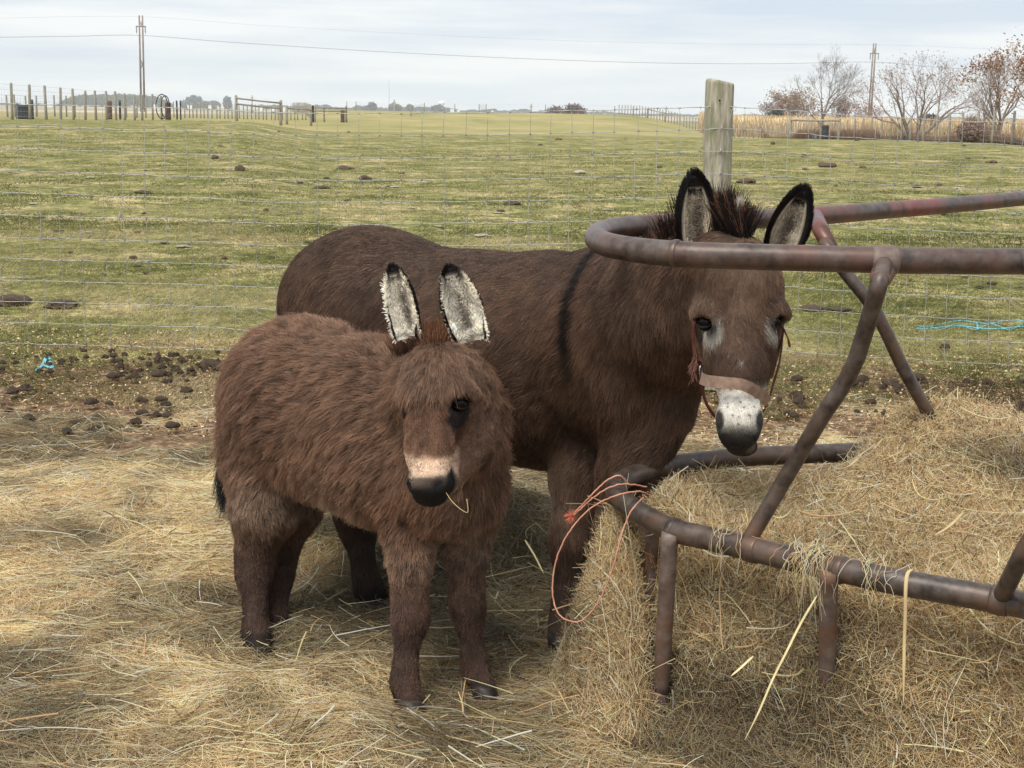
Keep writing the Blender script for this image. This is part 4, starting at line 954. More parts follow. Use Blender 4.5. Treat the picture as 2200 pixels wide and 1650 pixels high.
# tail
tp = [P(500, 880, 3.78), P(490, 950, 3.80), P(487, 1010, 3.80), P(492, 1050, 3.79)]
mb = MB(); mb.tube(catmull(tp, 6), np.linspace(.022, .008, 19), 10); t_ = mesh('tail', np.concatenate(mb.V), mb.F, M_SKIN, foal, cols=np.tile(fdk * .6, (mb.n, 1)))
q = catmull(tp, 20); n = 5000; i = RNG.integers(10, len(q), n); r = q[i] + RNG.normal(0, .009, (n, 3)); k = np.linspace(0, 1, 5)[None, :, None]
pts = r[:, None] + (np.array([-.004, 0, -.06]) + RNG.normal(0, .012, (n, 3)))[:, None] * k * RNG.uniform(.5, 1.2, (n, 1, 1)); strands('tail_hair', pts, .0006, np.tile([.018, .015, .015], (n, 1)) * RNG.uniform(.5, 2, (n, 1)), M_FUR, t_)
# a stalk of hay hanging from its mouth
q = catmull([P(958, 1058, 2.83), P(972, 1078, 2.80), P(990, 1094, 2.79), P(1005, 1100, 2.79), P(1003, 1072, 2.79)], 6); mb = MB(); mb.tube(q, .0006, 5); tag(mb.build('dry_stalk', noise_mat('pale_straw', srgb(190, 168, 120), srgb(226, 206, 156), 20, .7, .2, 0)), 'single thin pale stem hanging from the mouth of the foal', 'stalk')
# ================================================================ near wire fence
FY = 6.8
fence = empty('wire_fence', (0, FY, 0)); tag(fence, 'galvanised woven wire fence with a thick weathered post right behind the donkeys', 'wire fence')
def top_at(px): return np.interp(px, [-600, -300, 158, 432, 573, 845, 1080, 1300, 1550, 1700, 1850, 2035, 2200, 2500, 2900], [.02, .01, -.006, -.012, -.024, -.018, -.004, .014, .040, .028, .006, -.008, -.016, -.03, .0])
def fpos(px, row, jit=0):
    """knot position on the fence sheet; row 0 = top wire"""
    q = PY(px, 240, FY); x = q[0]; z = 1.30 + top_at(px) - row * .1025
    y = FY + .025 * math.sin(x * 2.1 + row * .5) + jit
    return np.array([x, y, z])
cols_px = []
x = -420.0
while x < 2700: cols_px.append(x); x += 46.4 + random.uniform(-2.5, 2.5)
rows = 12; K = {}
for i, px in enumerate(cols_px):
    drift = 0
    for r in range(rows):
        drift += random.uniform(-1.1, 1.1); K[i, r] = fpos(px + drift, r, random.uniform(-.006, .006)) + np.array([0, 0, random.uniform(-.0025, .0025)])
# a few bent stays near the top wire
for i in range(6, len(cols_px) - 4, 3): K[i, 1] = K[i, 1] + np.array([random.uniform(-.018, .018), 0, 0])
mb = MB()
for r in range(rows):
    pts = []
    for i in range(len(cols_px) - 1):
        a, b = K[i, r], K[i + 1, r]; pts += [a, a * .75 + b * .25 + [0, 0, random.uniform(-.0015, .0015)], (a + b) / 2 + [0, 0, random.uniform(-.002, .002)]]
    mb.tube(catmull(pts, 2), .00165 if r else .0021, 5)
mb.build('line_wires', M_WIRE, fence)
mb = MB()
for i in range(len(cols_px)):
    mb.tube(catmull([K[i, r] for r in range(rows)], 3), .0012, 5)
mb.build('stay_wires', M_WIRE, fence)
mb = MB()
for k, v in K.items():
    t = np.linspace(0, 6.283 * 1.6, 7); mb.tube(v + np.stack([np.linspace(-.005, .005, 7), .003 * np.cos(t), .003 * np.sin(t)], 1), .0015, 4)
mb.build('knots', noise_mat('tarnished_knots', srgb(92, 92, 88), srgb(130, 130, 124), 30, .6, .4, 0), fence)
# the post
a = PY(1549, 172, FY + .075); bx = PY(1545, 600, FY + .075)
n = 40; V = []; Fc = []; H_ = a[2]; sd = 28
for i in range(n):
    t = i / (n - 1); z = H_ * t if i < n - 4 else H_ - (.016, .009, .004, 0)[i - n + 4]
    r = .066 * (1.0 + .05 * (1 - t)) if i < n - 4 else .066 * (1, .985, .95, .84)[i - n + 4]
    for j in range(sd):
        an = j / sd * 6.2832; ex = 2.6
        cx_ = math.copysign(abs(math.cos(an)) ** (2 / ex), math.cos(an)); sy_ = math.copysign(abs(math.sin(an)) ** (2 / ex), math.sin(an))
        crack = .006 * math.exp(-((an - 4.75 + .05 * math.sin(z * 9)) / .05) ** 2)
        rr = r * (1 + .02 * math.sin(3 * an + z * 4) + .01 * math.sin(9 * an + z * 2)) - crack
        V.append((a[0] + (bx[0] - a[0]) * 0 + rr * cx_ + .004 * math.sin(z * 3), FY + .075 + rr * sy_ * .9, z - (.010 * (cx_ + .3) if i > n - 6 else 0)))
Fc = [(i * sd + j, i * sd + (j + 1) % sd, (i + 1) * sd + (j + 1) % sd, (i + 1) * sd + j) for i in range(n - 1) for j in range(sd)] + [tuple(range((n - 1) * sd, n * sd))]
post = mesh('post', V, Fc, M_POST, fence)
M_BLACK = noise_mat('dark_hole', srgb(20, 18, 16), srgb(34, 30, 26), 20, .9, .1, 0)
for py, r in ((216, .0045), (327, .003)):
    mb = MB(); q = PY(1546 if py < 300 else 1549, py, FY + .01); mb.tube(np.array([q + [0, .0, 0], q + [0, -.004, 0]]), r, 10); mb.build('bolt_hole', M_BLACK, post)
mb = MB()
for r in (0, 1, 2, 3):
    q = fpos(1550, r); mb.tube(np.array([q + [.004, .004, .012], q + [.004, -.006, .006], q + [.004, -.006, -.006], q + [.004, .004, -.012]]), .0018, 5)
q = fpos(1578, 0); t = np.linspace(0, 7, 14); mb.tube(q + np.stack([.008 * np.cos(t), -.01 + 0 * t, -.008 + .011 * np.sin(t)], 1), .0012, 5)
q0, q1 = fpos(1573, 0), fpos(1566, 2.1); mb.tube(catmull([q0 + [0, -.02, -.01], (q0 + q1) / 2 + [-.012, -.03, 0], q1 + [.01, -.02, 0]], 6), .0011, 5)
mb.build('staple', M_WIRE, post)

# ================================================================ far fences
def gpt(px, d):
    q = P(px, 240, d); return np.array([q[0], q[1], float(gz(q[0], q[1]))])
_pm = {}
def far_post(parent, p, h, r, mat, name='post'):
    key = (round(r, 3), mat.name)
    if key not in _pm:
        mb = MB(); mb.tube(np.array([[0, 0, -.1], [0, 0, .3], [0, 0, .97], [0, 0, 1.0]]), [r * 1.05, r, r * .96, r * .6], 8); o = mb.build(name, mat, parent); _pm[key] = o.data
    else: o = link(name, _pm[key], parent)
    o.location = tuple(p); o.scale = (1, 1, h)
    o.rotation_euler = (random.uniform(-.025, .025), random.uniform(-.03, .03), random.uniform(0, 6))
    return o
def far_fence(label, px, ds, h, r=.055, wires=7, mat=None, name='wire_fence', group=None, topw=0):
    pts = [gpt(a, b) for a, b in zip(px, ds)]
    root = empty(name, tuple(pts[0])); tag(root, label, 'wire fence', group)
    mb = MB()
    for w in range(wires):
        mb.tube(np.array([p + [0, 0, h * (.08 + .9 * w / (wires - 1))] for p in pts]), .005, 3, False)
    for a, b in zip(pts[:-1], pts[1:]):
        m = max(2, int(np.linalg.norm(b - a) / .35))
        for s in range(m): q = a + (b - a) * s / m; mb.tube(np.array([q + [0, 0, .05], q + [0, 0, h * .92]]), .002, 3, False)
    mb.build('wire_mesh', M_FARWIRE, root)
    for p in pts: far_post(root, p, h * random.uniform(.97, 1.04), r, mat or M_FARPOST)
    return root
def dlin(px, a, da, b, db):
    """distance along a straight fence: 1/d is linear in pixel"""
    return [1 / (1 / da + (1 / db - 1 / da) * (x - a) / (b - a)) for x in px]
pl = [-60, -17, 26, 64, 99, 130, 158, 183, 206, 229, 249, 268, 289, 305, 328, 347]
far_fence('tall dark post wire fence running away along the left edge of the meadow', pl, dlin(pl, 26, 59, 347, 84), 1.42, .06)
p2_ = list(np.arange(-30, 330, 21.5) + RNG.uniform(-3, 3, len(np.arange(-30, 330, 21.5))))
far_fence('low fence of short posts behind the tall post fence at left', p2_, dlin(p2_, 0, 86, 330, 100), 1.3, .055)
p3_ = list(np.arange(372, 668, 8.4) + RNG.uniform(-1.5, 1.5, len(np.arange(372, 668, 8.4))))
far_fence('long pale picket spaced wire fence between the round feeder and the grassy bank', p3_, dlin(p3_, 372, 112, 668, 128), 1.2, .05)
# fence climbing over the left shoulder of the bank
p4_ = list(np.linspace(668, 628, 16)); d4 = list(np.linspace(132, 205, 16))
far_fence('fence climbing over the left shoulder of the grassy bank', p4_, d4, 1.25, .05, 4)
# fence on the right: from the right edge back to the brace, then on to the crest
pr = [2260, 2220, 2179, 2136, 2103, 2069, 2042, 2015, 1987, 1959, 1940, 1917, 1897, 1876, 1857, 1838, 1822, 1806]
far_fence('tall dark post wire fence in front of the stubble field at right', pr, dlin(pr, 2179, 60, 1897, 90), 1.42, .06)
p5 = list(np.linspace(1800, 1560, 24) + RNG.uniform(-1.5, 1.5, 24)); far_fence('low wire fence in front of the corn between the bare tree and the thick post', p5, dlin(p5, 1800, 104, 1560, 136), 1.2, .05)
p6 = list(np.linspace(1552, 1470, 14)) + list(np.linspace(1462, 1330, 22)); d6 = list(np.linspace(138, 170, 14)) + list(np.linspace(175, 215, 22))
far_fence('wire fence running up and over the right shoulder of the grassy bank', p6, d6, 1.45, .06, 4)
# sparse posts on the crest
p7 = [640, 745, 765, 883, 912, 977, 1029, 1044, 1172, 1320, 1360]
far_fence('sparse single posts standing along the crest of the grassy bank', p7, [190, 196, 190, 150, 190, 205, 205, 185, 190, 190, 195], 1.15, .06, 2)
# ---- timber braces and gates
def rail_set(label, a, b, h, rails, ends=True, mid=(), thick=.06, name='timber_brace', mat=None):
    root = empty(name, tuple(a)); tag(root, label, 'timber brace' if name == 'timber_brace' else 'gate'); mat = mat or M_FARPOST
    for p in ([a, b] if ends else []): far_post(root, p, h, .09, mat)
    for f in mid: far_post(root, a + (b - a) * f, h * .9, .07, mat)
    for z in rails:
        mb = MB(); mb.tube(np.array([a + [0, -.1, h * z], (a + b) / 2 + [0, -.1, h * z - .01], b + [0, -.1, h * z]]), thick, 8); mb.build('rail', mat, root)
    return root
rail_set('two rail timber brace on tall posts beside the round feeder', gpt(508, 84), gpt(603, 86), 1.48, (.88, .66), thick=.05)
rail_set('lower timber brace just right of the tall two rail one', gpt(616, 100), gpt(668, 104), 1.3, (.86,), thick=.05)
rail_set('timber gate with a dark end post on the left of the grassy bank', gpt(676, 118), gpt(744, 121), 1.35, (.86, .66), mid=(.3,), thick=.05, name='timber_gate')
rail_set('long horizontal timber rail brace under the bare tree', gpt(1700, 94), gpt(1804, 92), 1.38, (.88,), thick=.07)
rail_set('small rail brace high on the right shoulder of the bank', gpt(1391, 190), gpt(1429, 180), 1.2, (.9,), thick=.06)
def barrel(px, d, w, h, mat, label, cat='barrel', name='barrel'):
    p = gpt(px, d); mb = MB(); z = np.linspace(0, h, 9); r = w / 2 * np.array([.96, 1.02, .97, .97, 1.02, .97, .97, 1.02, .96]); mb.tube(np.stack([0 * z, 0 * z, z], 1) + p, r, 16); tag(mb.build(name, mat), label, cat)
M_BLUE = noise_mat('blue_plastic', srgb(70, 96, 116), srgb(96, 120, 138), 3, .6, .3, 0); M_BRN = noise_mat('dull_brown_drum', srgb(88, 68, 60), srgb(112, 92, 80), 3, .8, .2, 0); M_DRUM = noise_mat('dark_drum', srgb(52, 56, 60), srgb(74, 76, 78), 3, .6, .3, 0)
barrel(1775, 93, .46, .92, M_DRUM, 'dark upright drum standing under the timber rail by the bare tree')
barrel(1755, 92.5, .22, .24, M_BLUE, 'low blue bucket at the foot of the bare tree', 'bucket', 'bucket')
barrel(1788, 92.4, .3, .5, M_BRN, 'short brown tub between the dark drum and the rail end post', 'tub', 'tub')
barrel(236, 80, .26, 1.0, M_BRN, 'brown square looking stump standing behind the tall posts at left', 'stump', 'stump')
barrel(258, 80.5, .13, 1.05, M_DARKPOST, 'thin dark post right of the brown stump', 'post', 'marker_post')
barrel(68, 70, .2, .95, M_DRUM, 'grey drum half hidden behind the far left fence', 'barrel')
barrel(50, 72, .7, .75, M_DRUM, 'wide grey trough behind the far left fence', 'trough', 'trough')
barrel(361, 85, .34, 1.0, M_BRN, 'rusty brown drum against the round hoop feeder', 'barrel')
barrel(380, 86, .09, 1.12, M_DARKPOST, 'left one of two black posts beside the rusty drum', 'post', 'marker_post'); barrel(388, 86, .09, 1.12, M_DARKPOST, 'right one of two black posts beside the rusty drum', 'post', 'marker_post')
barrel(672, 117, .2, 1.35, M_DARKPOST, 'thick dark post at the left end of the timber gate', 'post', 'marker_post')
barrel(736, 120.5, .34, 1.0, M_BRN, 'brown drum at the right end of the timber gate', 'barrel')
# leaning hoops (round bale ring on its side)
c = gpt(352, 84) + np.array([0, 0, .78]); hoop = empty('hoop_feeder', tuple(gpt(352, 84))); tag(hoop, 'round black hoops of a feeder leaning on edge by the left fence', 'hoop feeder')
for dx, rr, sc_ in ((-.1, .7, .3), (.1, .62, .2)):
    t = np.linspace(0, 6.283, 37); mb = MB(); mb.tube(c + np.stack([dx + rr * sc_ * np.cos(t), rr * .9 * np.cos(t) * .9, rr * np.sin(t)], 1), .03, 6, False); mb.build('hoop', M_DARKPOST, hoop)

# ================================================================ utility poles and lines
M_POLE = noise_mat('pole_wood', srgb(112, 100, 94), srgb(146, 132, 122), 1, .9, .2, 0); M_LINE = noise_mat('line_wire', srgb(120, 124, 130), srgb(140, 144, 150), 1, .6, .4, 0)
def hframe(pxa, pya, pxb, pyb, d, base_py, label):
    a = P(pxa, pya, d); b = P(pxb, pyb, d * 1.012); z0 = P(pxa, base_py, d)[2] - 1.5
    root = empty('utility_pole', (a[0], a[1], z0)); tag(root, label, 'utility pole', 'twin wooden utility poles')
    for q in (a, b):
        mb = MB(); mb.tube(np.array([[q[0] - .2, q[1], z0], [q[0] - .1, q[1], (z0 + q[2]) / 2], q]), [.26, .22, .17], 8); mb.build('pole', M_POLE, root)
    h = a[2]; mid = (a + b) / 2
    for dz, w in ((-2.5, 1.15),):
        mb = MB(); mb.tube(np.array([mid + [-w, -.3, dz], mid + [w, -.3, dz]]), .13, 6); mb.build('crossarm', M_POLE, root)
    for s in (-1, 1):
        mb = MB(); mb.tube(np.array([a * [1, 1, 0] + [0, -.2, (z0 + h) / 2 - 1.5 * s], b * [1, 1, 0] + [0, -.2, (z0 + h) / 2 + 1.5 * s]]), .07, 6); mb.build('brace', M_POLE, root)
        mb = MB(); mb.tube(mid + np.stack([np.full(6, s * 1.0), np.full(6, -.3), -2.5 - np.linspace(0, 1.6, 6)], 1), [.1, .16, .1, .16, .1, .06], 8); mb.build('insulator', M_LINE, root)
        mb = MB(); mb.tube(np.array([(a if s < 0 else b) + [-.4 * s, 0, -2.5], (a if s < 0 else b) + [0, 0, -.5]]), .06, 6); mb.build('brace', M_POLE, root)
    return mid, z0
pA, zA = hframe(299, 33, 306, 33, 330, 226, 'tall twin leg wooden utility pole standing near the left fence')
pB, zB = hframe(1877, 93, 1882, 93, 360, 256, 'tall twin leg wooden utility pole standing between the bare tree and the leafy tree')
def line(pts, r, label, grp='overhead power lines'):
    mb = MB(); mb.tube(catmull(pts, 12), r, 5); tag(mb.build('power_line', M_LINE), label, 'power line', grp)
dA, dB = 330, 360
line([P(-200, 82, 322), P(0, 80, 326), P(160, 78, 328), P(299, 76, dA), P(500, 91, 335), P(800, 110, 341), P(1100, 125, 346), P(1400, 135, 351), P(1650, 137, 356), P(1870, 133.5, dB), P(2020, 145, 365), P(2110, 150, 367), P(2400, 163, 375)], .055, 'lower darker power line crossing the whole sky')
line([P(-200, 42, 322), P(0, 39, 326), P(299, 36, dA), P(600, 57, 335), P(1100, 83, 346), P(1500, 94, 352), P(1877, 96, dB), P(2100, 104, 367), P(2400, 116, 375)], .018, 'upper faint power line crossing the whole sky')

# ================================================================ stubble and corn
def corn_material():
    return noise_mat('dry_corn', srgb(186, 164, 126), srgb(226, 206, 168), 1.2, .9, .1, 1.0, .2, c3=srgb(164, 142, 112), scale3=.35, p3=(.55, .7))
M_CORN = corn_material()
cxs = np.linspace(0, 1, 150); cys = np.linspace(0, 1, 70); U, Vv = np.meshgrid(cxs, cys, indexing='ij')
b0 = .125; bear = b0 + (.60 - b0) * U; yy = 150 + 420 * Vv ** 1.5; xx = bear * yy
hh = 1.95 * sstep(0, .03, Vv) * sstep(0, .02, U) * sstep(0, .1, 1 - Vv) + (n2(xx, yy, .5, 3, 8.) - .5) * .5 - .1
I = np.arange(U.size).reshape(U.shape); Fq_ = np.stack([I[:-1, :-1], I[1:, :-1], I[1:, 1:], I[:-1, 1:]], -1).reshape(-1, 4)
zc = gz(xx, yy)
corn = mesh('corn_field', np.stack([xx, yy, zc + hh], -1).reshape(-1, 3), Fq_, M_CORN); tag(corn, 'golden field of dry standing corn behind the right fence', 'corn', kind='stuff')
n = 26000; yy = 149 + RNG.random(n) ** 2 * 160; xx = yy * RNG.uniform(b0, .5, n); z0 = gz(xx, yy); k = np.linspace(0, 1, 4)[None, :, None]
pts = np.stack([xx, yy, z0], 1)[:, None] + (np.stack([RNG.normal(0, .15, n), RNG.normal(0, .15, n), RNG.uniform(1.5, 2.25, n)], 1))[:, None] * k + RNG.normal(0, .12, (n, 4, 3)) * k
cc = np.array([srgb(208, 184, 142), srgb(226, 204, 164), srgb(184, 154, 118), srgb(194, 172, 140)])[:, :3][RNG.integers(0, 4, n)]
strands('corn_stalks', pts, np.full(n, .035), cc, strand_mat('corn_stalk', .8, .1, .75, 1.1, .1), corn)
# rough dead weeds along the right fence
n = 26000; pxr = RNG.uniform(1640, 2300, n); dd = np.interp(pxr, [1640, 1800, 1897, 2179, 2300], [110, 98, 90, 61, 55]) + RNG.exponential(2., n)
q = np.array([P(a, 240, d) for a, d in zip(pxr, dd)]); gzz = gz(q[:, 0], q[:, 1]); dens = vnoise(np.c_[pxr / 60, pxr * 0, pxr * 0], 1, 2); tall = .12 + .55 * sstep(.4, .75, dens) + .6 * np.exp(-((pxr - 2085) / 38) ** 2) + .35 * np.exp(-((pxr - 1960) / 40) ** 2)
pts = np.stack([q[:, 0], q[:, 1], gzz], 1)[:, None] + (np.stack([RNG.normal(0, .12, n), RNG.normal(0, .12, n), tall * RNG.uniform(.4, 1.1, n)], 1))[:, None] * k + RNG.normal(0, .05, (n, 4, 3)) * k
cc = np.array([srgb(150, 126, 106), srgb(128, 96, 82), srgb(172, 150, 120), srgb(110, 88, 76)])[:, :3][RNG.integers(0, 4, n)]
w_ = strands('dead_weeds', pts, np.full(n, .008), cc, M_GRASS); tag(w_, 'band of dead reddish weeds growing along the foot of the right fence', 'weeds', kind='stuff')

# ================================================================ trees
def grow(p, d, ln, r, lvl, out, tips, up=.12, split=(2, 3), shr=.74, spread=.5, mind=.004, segs=3):
    pts = [p]; rr = [r]
    for _ in range(segs):
        d = unit(d + RNG.normal(0, .09, 3) + np.array([0, 0, up * .3])); p = p + d * ln / segs; r = r * .9; pts.append(p); rr.append(r)
    out.append((np.array(pts), rr, lvl))
    if lvl <= 0 or r < mind: tips.append((p, d)); return
    m = RNG.integers(split[0], split[1] + 1)
    for i in range(m):
        ax = unit(np.cross(d, RNG.normal(size=3))); an = RNG.uniform(.5, 1.15) * spread * (1 if i else .45)
        nd = unit(d * math.cos(an) + ax * math.sin(an) + np.array([0, 0, up]))
        grow(p, nd, ln * shr * RNG.uniform(.8, 1.2), r * (.80 if i == 0 else .64), lvl - 1, out, tips, up, split, shr, spread, mind, segs)
    if lvl > 1:
        ax = unit(np.cross(d, RNG.normal(size=3))); q = pts[len(pts) // 2]; nd = unit(d * .7 + ax * .7)
        grow(q, nd, ln * shr * .8, r * .45, lvl - 2, out, tips, up, split, shr, spread, mind, segs)
def tree(name, label, px, d, stems, h, lvl, r, bark, spread, lean=0., leaves=0, leafcol=None, leafsize=.1, twig=.006, group=None, up=.12, shr=.74, fan=.5, cat='tree', leafr=.35, split=(2, 3)):
    p = gpt(px, d) - np.array([0, 0, .1]); root = empty(name, tuple(p)); tag(root, label, cat, group); leafr *= .8
    out, tips = [], []
    ln = h * (1 - shr) / (1 - shr ** (lvl + 1)) * 1.15
    for s in range(stems):
        a = (s / max(stems, 1)) * 6.283 + RNG.uniform(-.4, .4); f = fan * RNG.uniform(.5, 1.1) if stems > 1 else 0
        grow(p + np.array([math.cos(a), math.sin(a), 0]) * r * (stems > 1), unit(np.array([math.cos(a) * f + lean, math.sin(a) * f, 1.])), ln, r * RNG.uniform(.75, 1.1), lvl, out, tips, up, split, shr, spread, twig * .12)
    tr = MB(); cr = MB()
    for pts, rr, l in out:
        rr = np.maximum(rr, twig)
        (tr if l >= lvl - 1 else cr).tube(pts, rr, 7 if l >= lvl - 1 else 3, False)
    tr.build('trunk', bark, root); crown = cr.build('crown', bark, root)
    if leaves:
        ii = RNG.integers(0, len(tips), leaves); T_ = np.array([tips[i][0] for i in ii]); V = T_ + RNG.normal(0, leafr, (leaves, 3)) * [1, 1, .8]
        a = unit(RNG.normal(size=(leaves, 3))); b = unit(np.cross(a, RNG.normal(size=(leaves, 3)))); s = leafsize * RNG.uniform(.5, 1.3, (leaves, 1))
        Q = np.stack([V - a * s - b * s * .55, V + a * s - b * s * .55, V + a * s * 1.1 + b * s * .5, V - a * s * .8 + b * s * .6], 1).reshape(-1, 3)
        c = np.repeat(np.array([srgb(*x)[:3] for x in leafcol])[RNG.integers(0, len(leafcol), leaves)] * RNG.uniform(.7, 1.3, (leaves, 1)), 4, 0)
        mesh('leaves', Q, np.arange(leaves * 4).reshape(-1, 4), attr_mat('leaf_' + name, .8, .1), root, False, cols=c)
    return root
M_BARK = noise_mat('grey_bark', srgb(110, 102, 98), srgb(150, 142, 136), 4, .9, .1, 0)
M_BARK2 = noise_mat('brown_bark', srgb(122, 106, 98), srgb(162, 146, 136), 4, .9, .1, 0)
tree('bare_tree', 'bare leafless tree spreading above the timber rail brace', 1768, 100, 1, 5.6, 7, .17, M_BARK, .72, twig=.0055, fan=.1, shr=.80, split=(2, 3), up=.06)
tree('leafy_tree', 'wide vase shaped tree keeping thin reddish leaves, right of the twin utility pole', 1966, 84, 5, 4.3, 5, .12, M_BARK2, .62, lean=.05, leaves=2600, leafcol=[(160, 134, 126), (144, 116, 108), (176, 150, 138)], leafsize=.036, twig=.006, fan=.75, shr=.74, up=.08, leafr=.3)
tree('thin_tree', 'pale twiggy tree with sparse leaves near the right edge', 2140, 72, 5, 3.7, 5, .10, M_BARK2, .64, leaves=600, leafcol=[(160, 126, 114), (150, 112, 100)], leafsize=.035, twig=.005, fan=.62, shr=.74, up=.08, leafr=.3)
tree('russet_tree', 'tree with dense russet brown leaves cut by the right edge of the picture', 2262, 58, 2, 3.6, 4, .12, M_BARK2, .6, leaves=4200, leafcol=[(150, 118, 96), (132, 100, 82), (168, 134, 108)], leafsize=.045, twig=.008, fan=.3, up=.1, leafr=.3)
tree('bushy_tree', 'low orange brown bushy tree behind and left of the bare tree', 1706, 230, 6, 5.2, 4, .22, M_BARK2, .6, leaves=2600, leafcol=[(162, 140, 120), (146, 126, 112), (140, 122, 116)], leafsize=.14, twig=.02, fan=.6, leafr=.7)
tree('grey_tree', 'small grey tree left of the orange brown bushy tree', 1662, 250, 5, 3.8, 4, .16, M_BARK, .6, leaves=900, leafcol=[(138, 126, 122), (120, 110, 110)], leafsize=.14, twig=.018, fan=.6, leafr=.6)
tree('grey_tree', 'grey brown tree just behind the right half of the bare tree', 1810, 240, 6, 4.3, 4, .16, M_BARK, .6, leaves=1100, leafcol=[(144, 126, 124), (130, 116, 114)], leafsize=.14, twig=.018, fan=.6, leafr=.6)
tree('grey_tree', 'faint twiggy tree behind the foot of the right utility pole', 1868, 260, 4, 3.8, 4, .1, M_BARK2, .6, leaves=500, leafcol=[(150, 124, 120)], leafsize=.12, twig=.016, fan=.5, leafr=.6)
for i, (px, d, h, lab) in enumerate(((1234, 420, 3.6, 'round dark bush with reddish right side on the skyline left of the thick post'), (1190, 520, 3.2, 'smaller greyer bush left of the round dark bush on the skyline'), (1222, 425, 2.2, 'low dark bush touching the round dark bush on the skyline'))):
    tree('skyline_bush', lab, px, d, 7, h, 4, .2, M_BARK2, .7, leaves=1400, leafcol=[(104, 92, 84), (128, 100, 92)], leafsize=.22, twig=.04, fan=.9, group='bushes on the skyline', leafr=.6, cat='bush')
M_FOL = attr_mat('dark_bush', .9, .1)
def dark_clump(name, label, px, d, w, h, col, n=1500, cat='bush', group=None, sz=.095):
    p = gpt(px, d); V = unit(RNG.normal(size=(n, 3))) * RNG.random((n, 1)) ** .4 * [w / 2, w / 2, h / 2] * (1 + .3 * RNG.normal(size=(n, 1)) * .3) + p + [0, 0, h * .48]
    s = max(w, h) * sz; a = unit(RNG.normal(size=(n, 3))) * s; b = unit(np.cross(a, RNG.normal(size=(n, 3)))) * s
    Q = np.stack([V - a, V + b, V + a, V - b], 1).reshape(-1, 3); c = np.repeat(np.tile(srgb(*col)[:3], (n, 1)) * RNG.uniform(.6, 1.4, (n, 1)), 4, 0)
    tag(mesh(name, Q, np.arange(n * 4).reshape(-1, 4), M_FOL, None, False, cols=c), label, cat, group)
dark_clump('evergreen_bush', 'small dark evergreen bush under the grey tree beside the corn', 1668, 225, 2.4, 3.2, (58, 68, 68))
dark_clump('dark_bush', 'dark low bush showing behind the trunk of the leafy tree', 1998, 150, 2.6, 2.6, (104, 98, 94))
dark_clump('red_bush', 'reddish low bush behind the fence left of the thin tree', 2088, 66, 1.3, .95, (150, 128, 116), 9000, sz=.022)
for px, d, w, h, col, lab in ((489, 700, 8, 13, (76, 92, 96), 'upright dark conifer on the far skyline left of the tall brace'), (418, 720, 18, 13, (82, 98, 110), 'peaked dark tree on the far skyline behind the round feeder'), (440, 700, 12, 8, (110, 108, 108), 'grey low tree on the far skyline'), (405, 730, 16, 9, (90, 104, 116), 'low wide tree left of the peaked far tree'), (458, 680, 14, 8, (116, 112, 110), 'twiggy grey tree on the skyline right of the far barn'), (800, 640, 9, 9, (92, 94, 96), 'dark far tree left of the faint mast'), (848, 640, 12, 8, (100, 100, 98), 'spreading far tree beside the slim pole'), (880, 640, 7, 8, (96, 98, 98), 'narrow far tree on the skyline'), (940, 640, 14, 7, (112, 110, 112), 'low grey far tree on the bank skyline'), (786, 640, 6, 6, (98, 100, 102), 'very small far tree on the skyline')):
    dark_clump('far_tree', lab, px, d * 2, w * .95, h * .95, col, 700, 'tree')
# distant woods (one mass each)
def woods(name, label, px0, px1, d, hfun, col, n=9000):
    pxs = RNG.uniform(px0, px1, n); hs = np.array([hfun(a) for a in pxs]) * RNG.random(n) ** .55
    q = np.array([P(a, 240, d + b) for a, b in zip(pxs, RNG.uniform(0, 60, n))]); q[:, 2] = gz(q[:, 0], q[:, 1]) + hs
    s = d / 3100 * 2.2; a = unit(RNG.normal(size=(n, 3))) * s; b = unit(np.cross(a, RNG.normal(size=(n, 3)))) * s
    Q = np.stack([q - a, q + b, q + a, q - b], 1).reshape(-1, 3); c = np.repeat(np.tile(srgb(*col)[:3], (n, 1)) * RNG.uniform(.6, 1.4, (n, 1)), 4, 0)
    tag(mesh(name, Q, np.arange(n * 4).reshape(-1, 4), M_FOL, None, False, cols=c), label, 'woods', None, 'stuff')
nz1 = lambda s, a: float(vnoise(np.array([[s / a, .5, .5]]), 1, 3)[0])
woods('far_woods', 'blue hazy wood on the skyline at left', 130, 372, 1500, lambda x: 1500 / 3100 * (23 * (1 - abs((x - 250) / 126) ** 4) + 14 * (nz1(x, 14) - .5) + 4), (70, 84, 70))
woods('far_woods', 'thin hazy tree line along the skyline in the middle', 560, 1240, 1700, lambda x: 1700 / 3100 * (4 + 26 * max(0, nz1(x, 22) - .36)), (80, 84, 76), 9000)
woods('far_woods', 'thin hazy tree line along the skyline at right', 1240, 2400, 1700, lambda x: 1700 / 3100 * (3 + 22 * max(0, nz1(x, 30) - .4)), (84, 84, 78), 6000)
woods('far_woods', 'thin hazy tree line along the skyline at the far left edge', -200, 140, 1700, lambda x: 1700 / 3100 * (2 + 10 * max(0, nz1(x, 20) - .4)), (84, 88, 80), 2500)
M_WHITE = noise_mat('white_barn', srgb(222, 222, 220), srgb(240, 240, 238), 1, .8, .2, 0); M_ROOF = noise_mat('barn_roof', srgb(176, 178, 182), srgb(196, 198, 202), 1, .8, .2, 0)
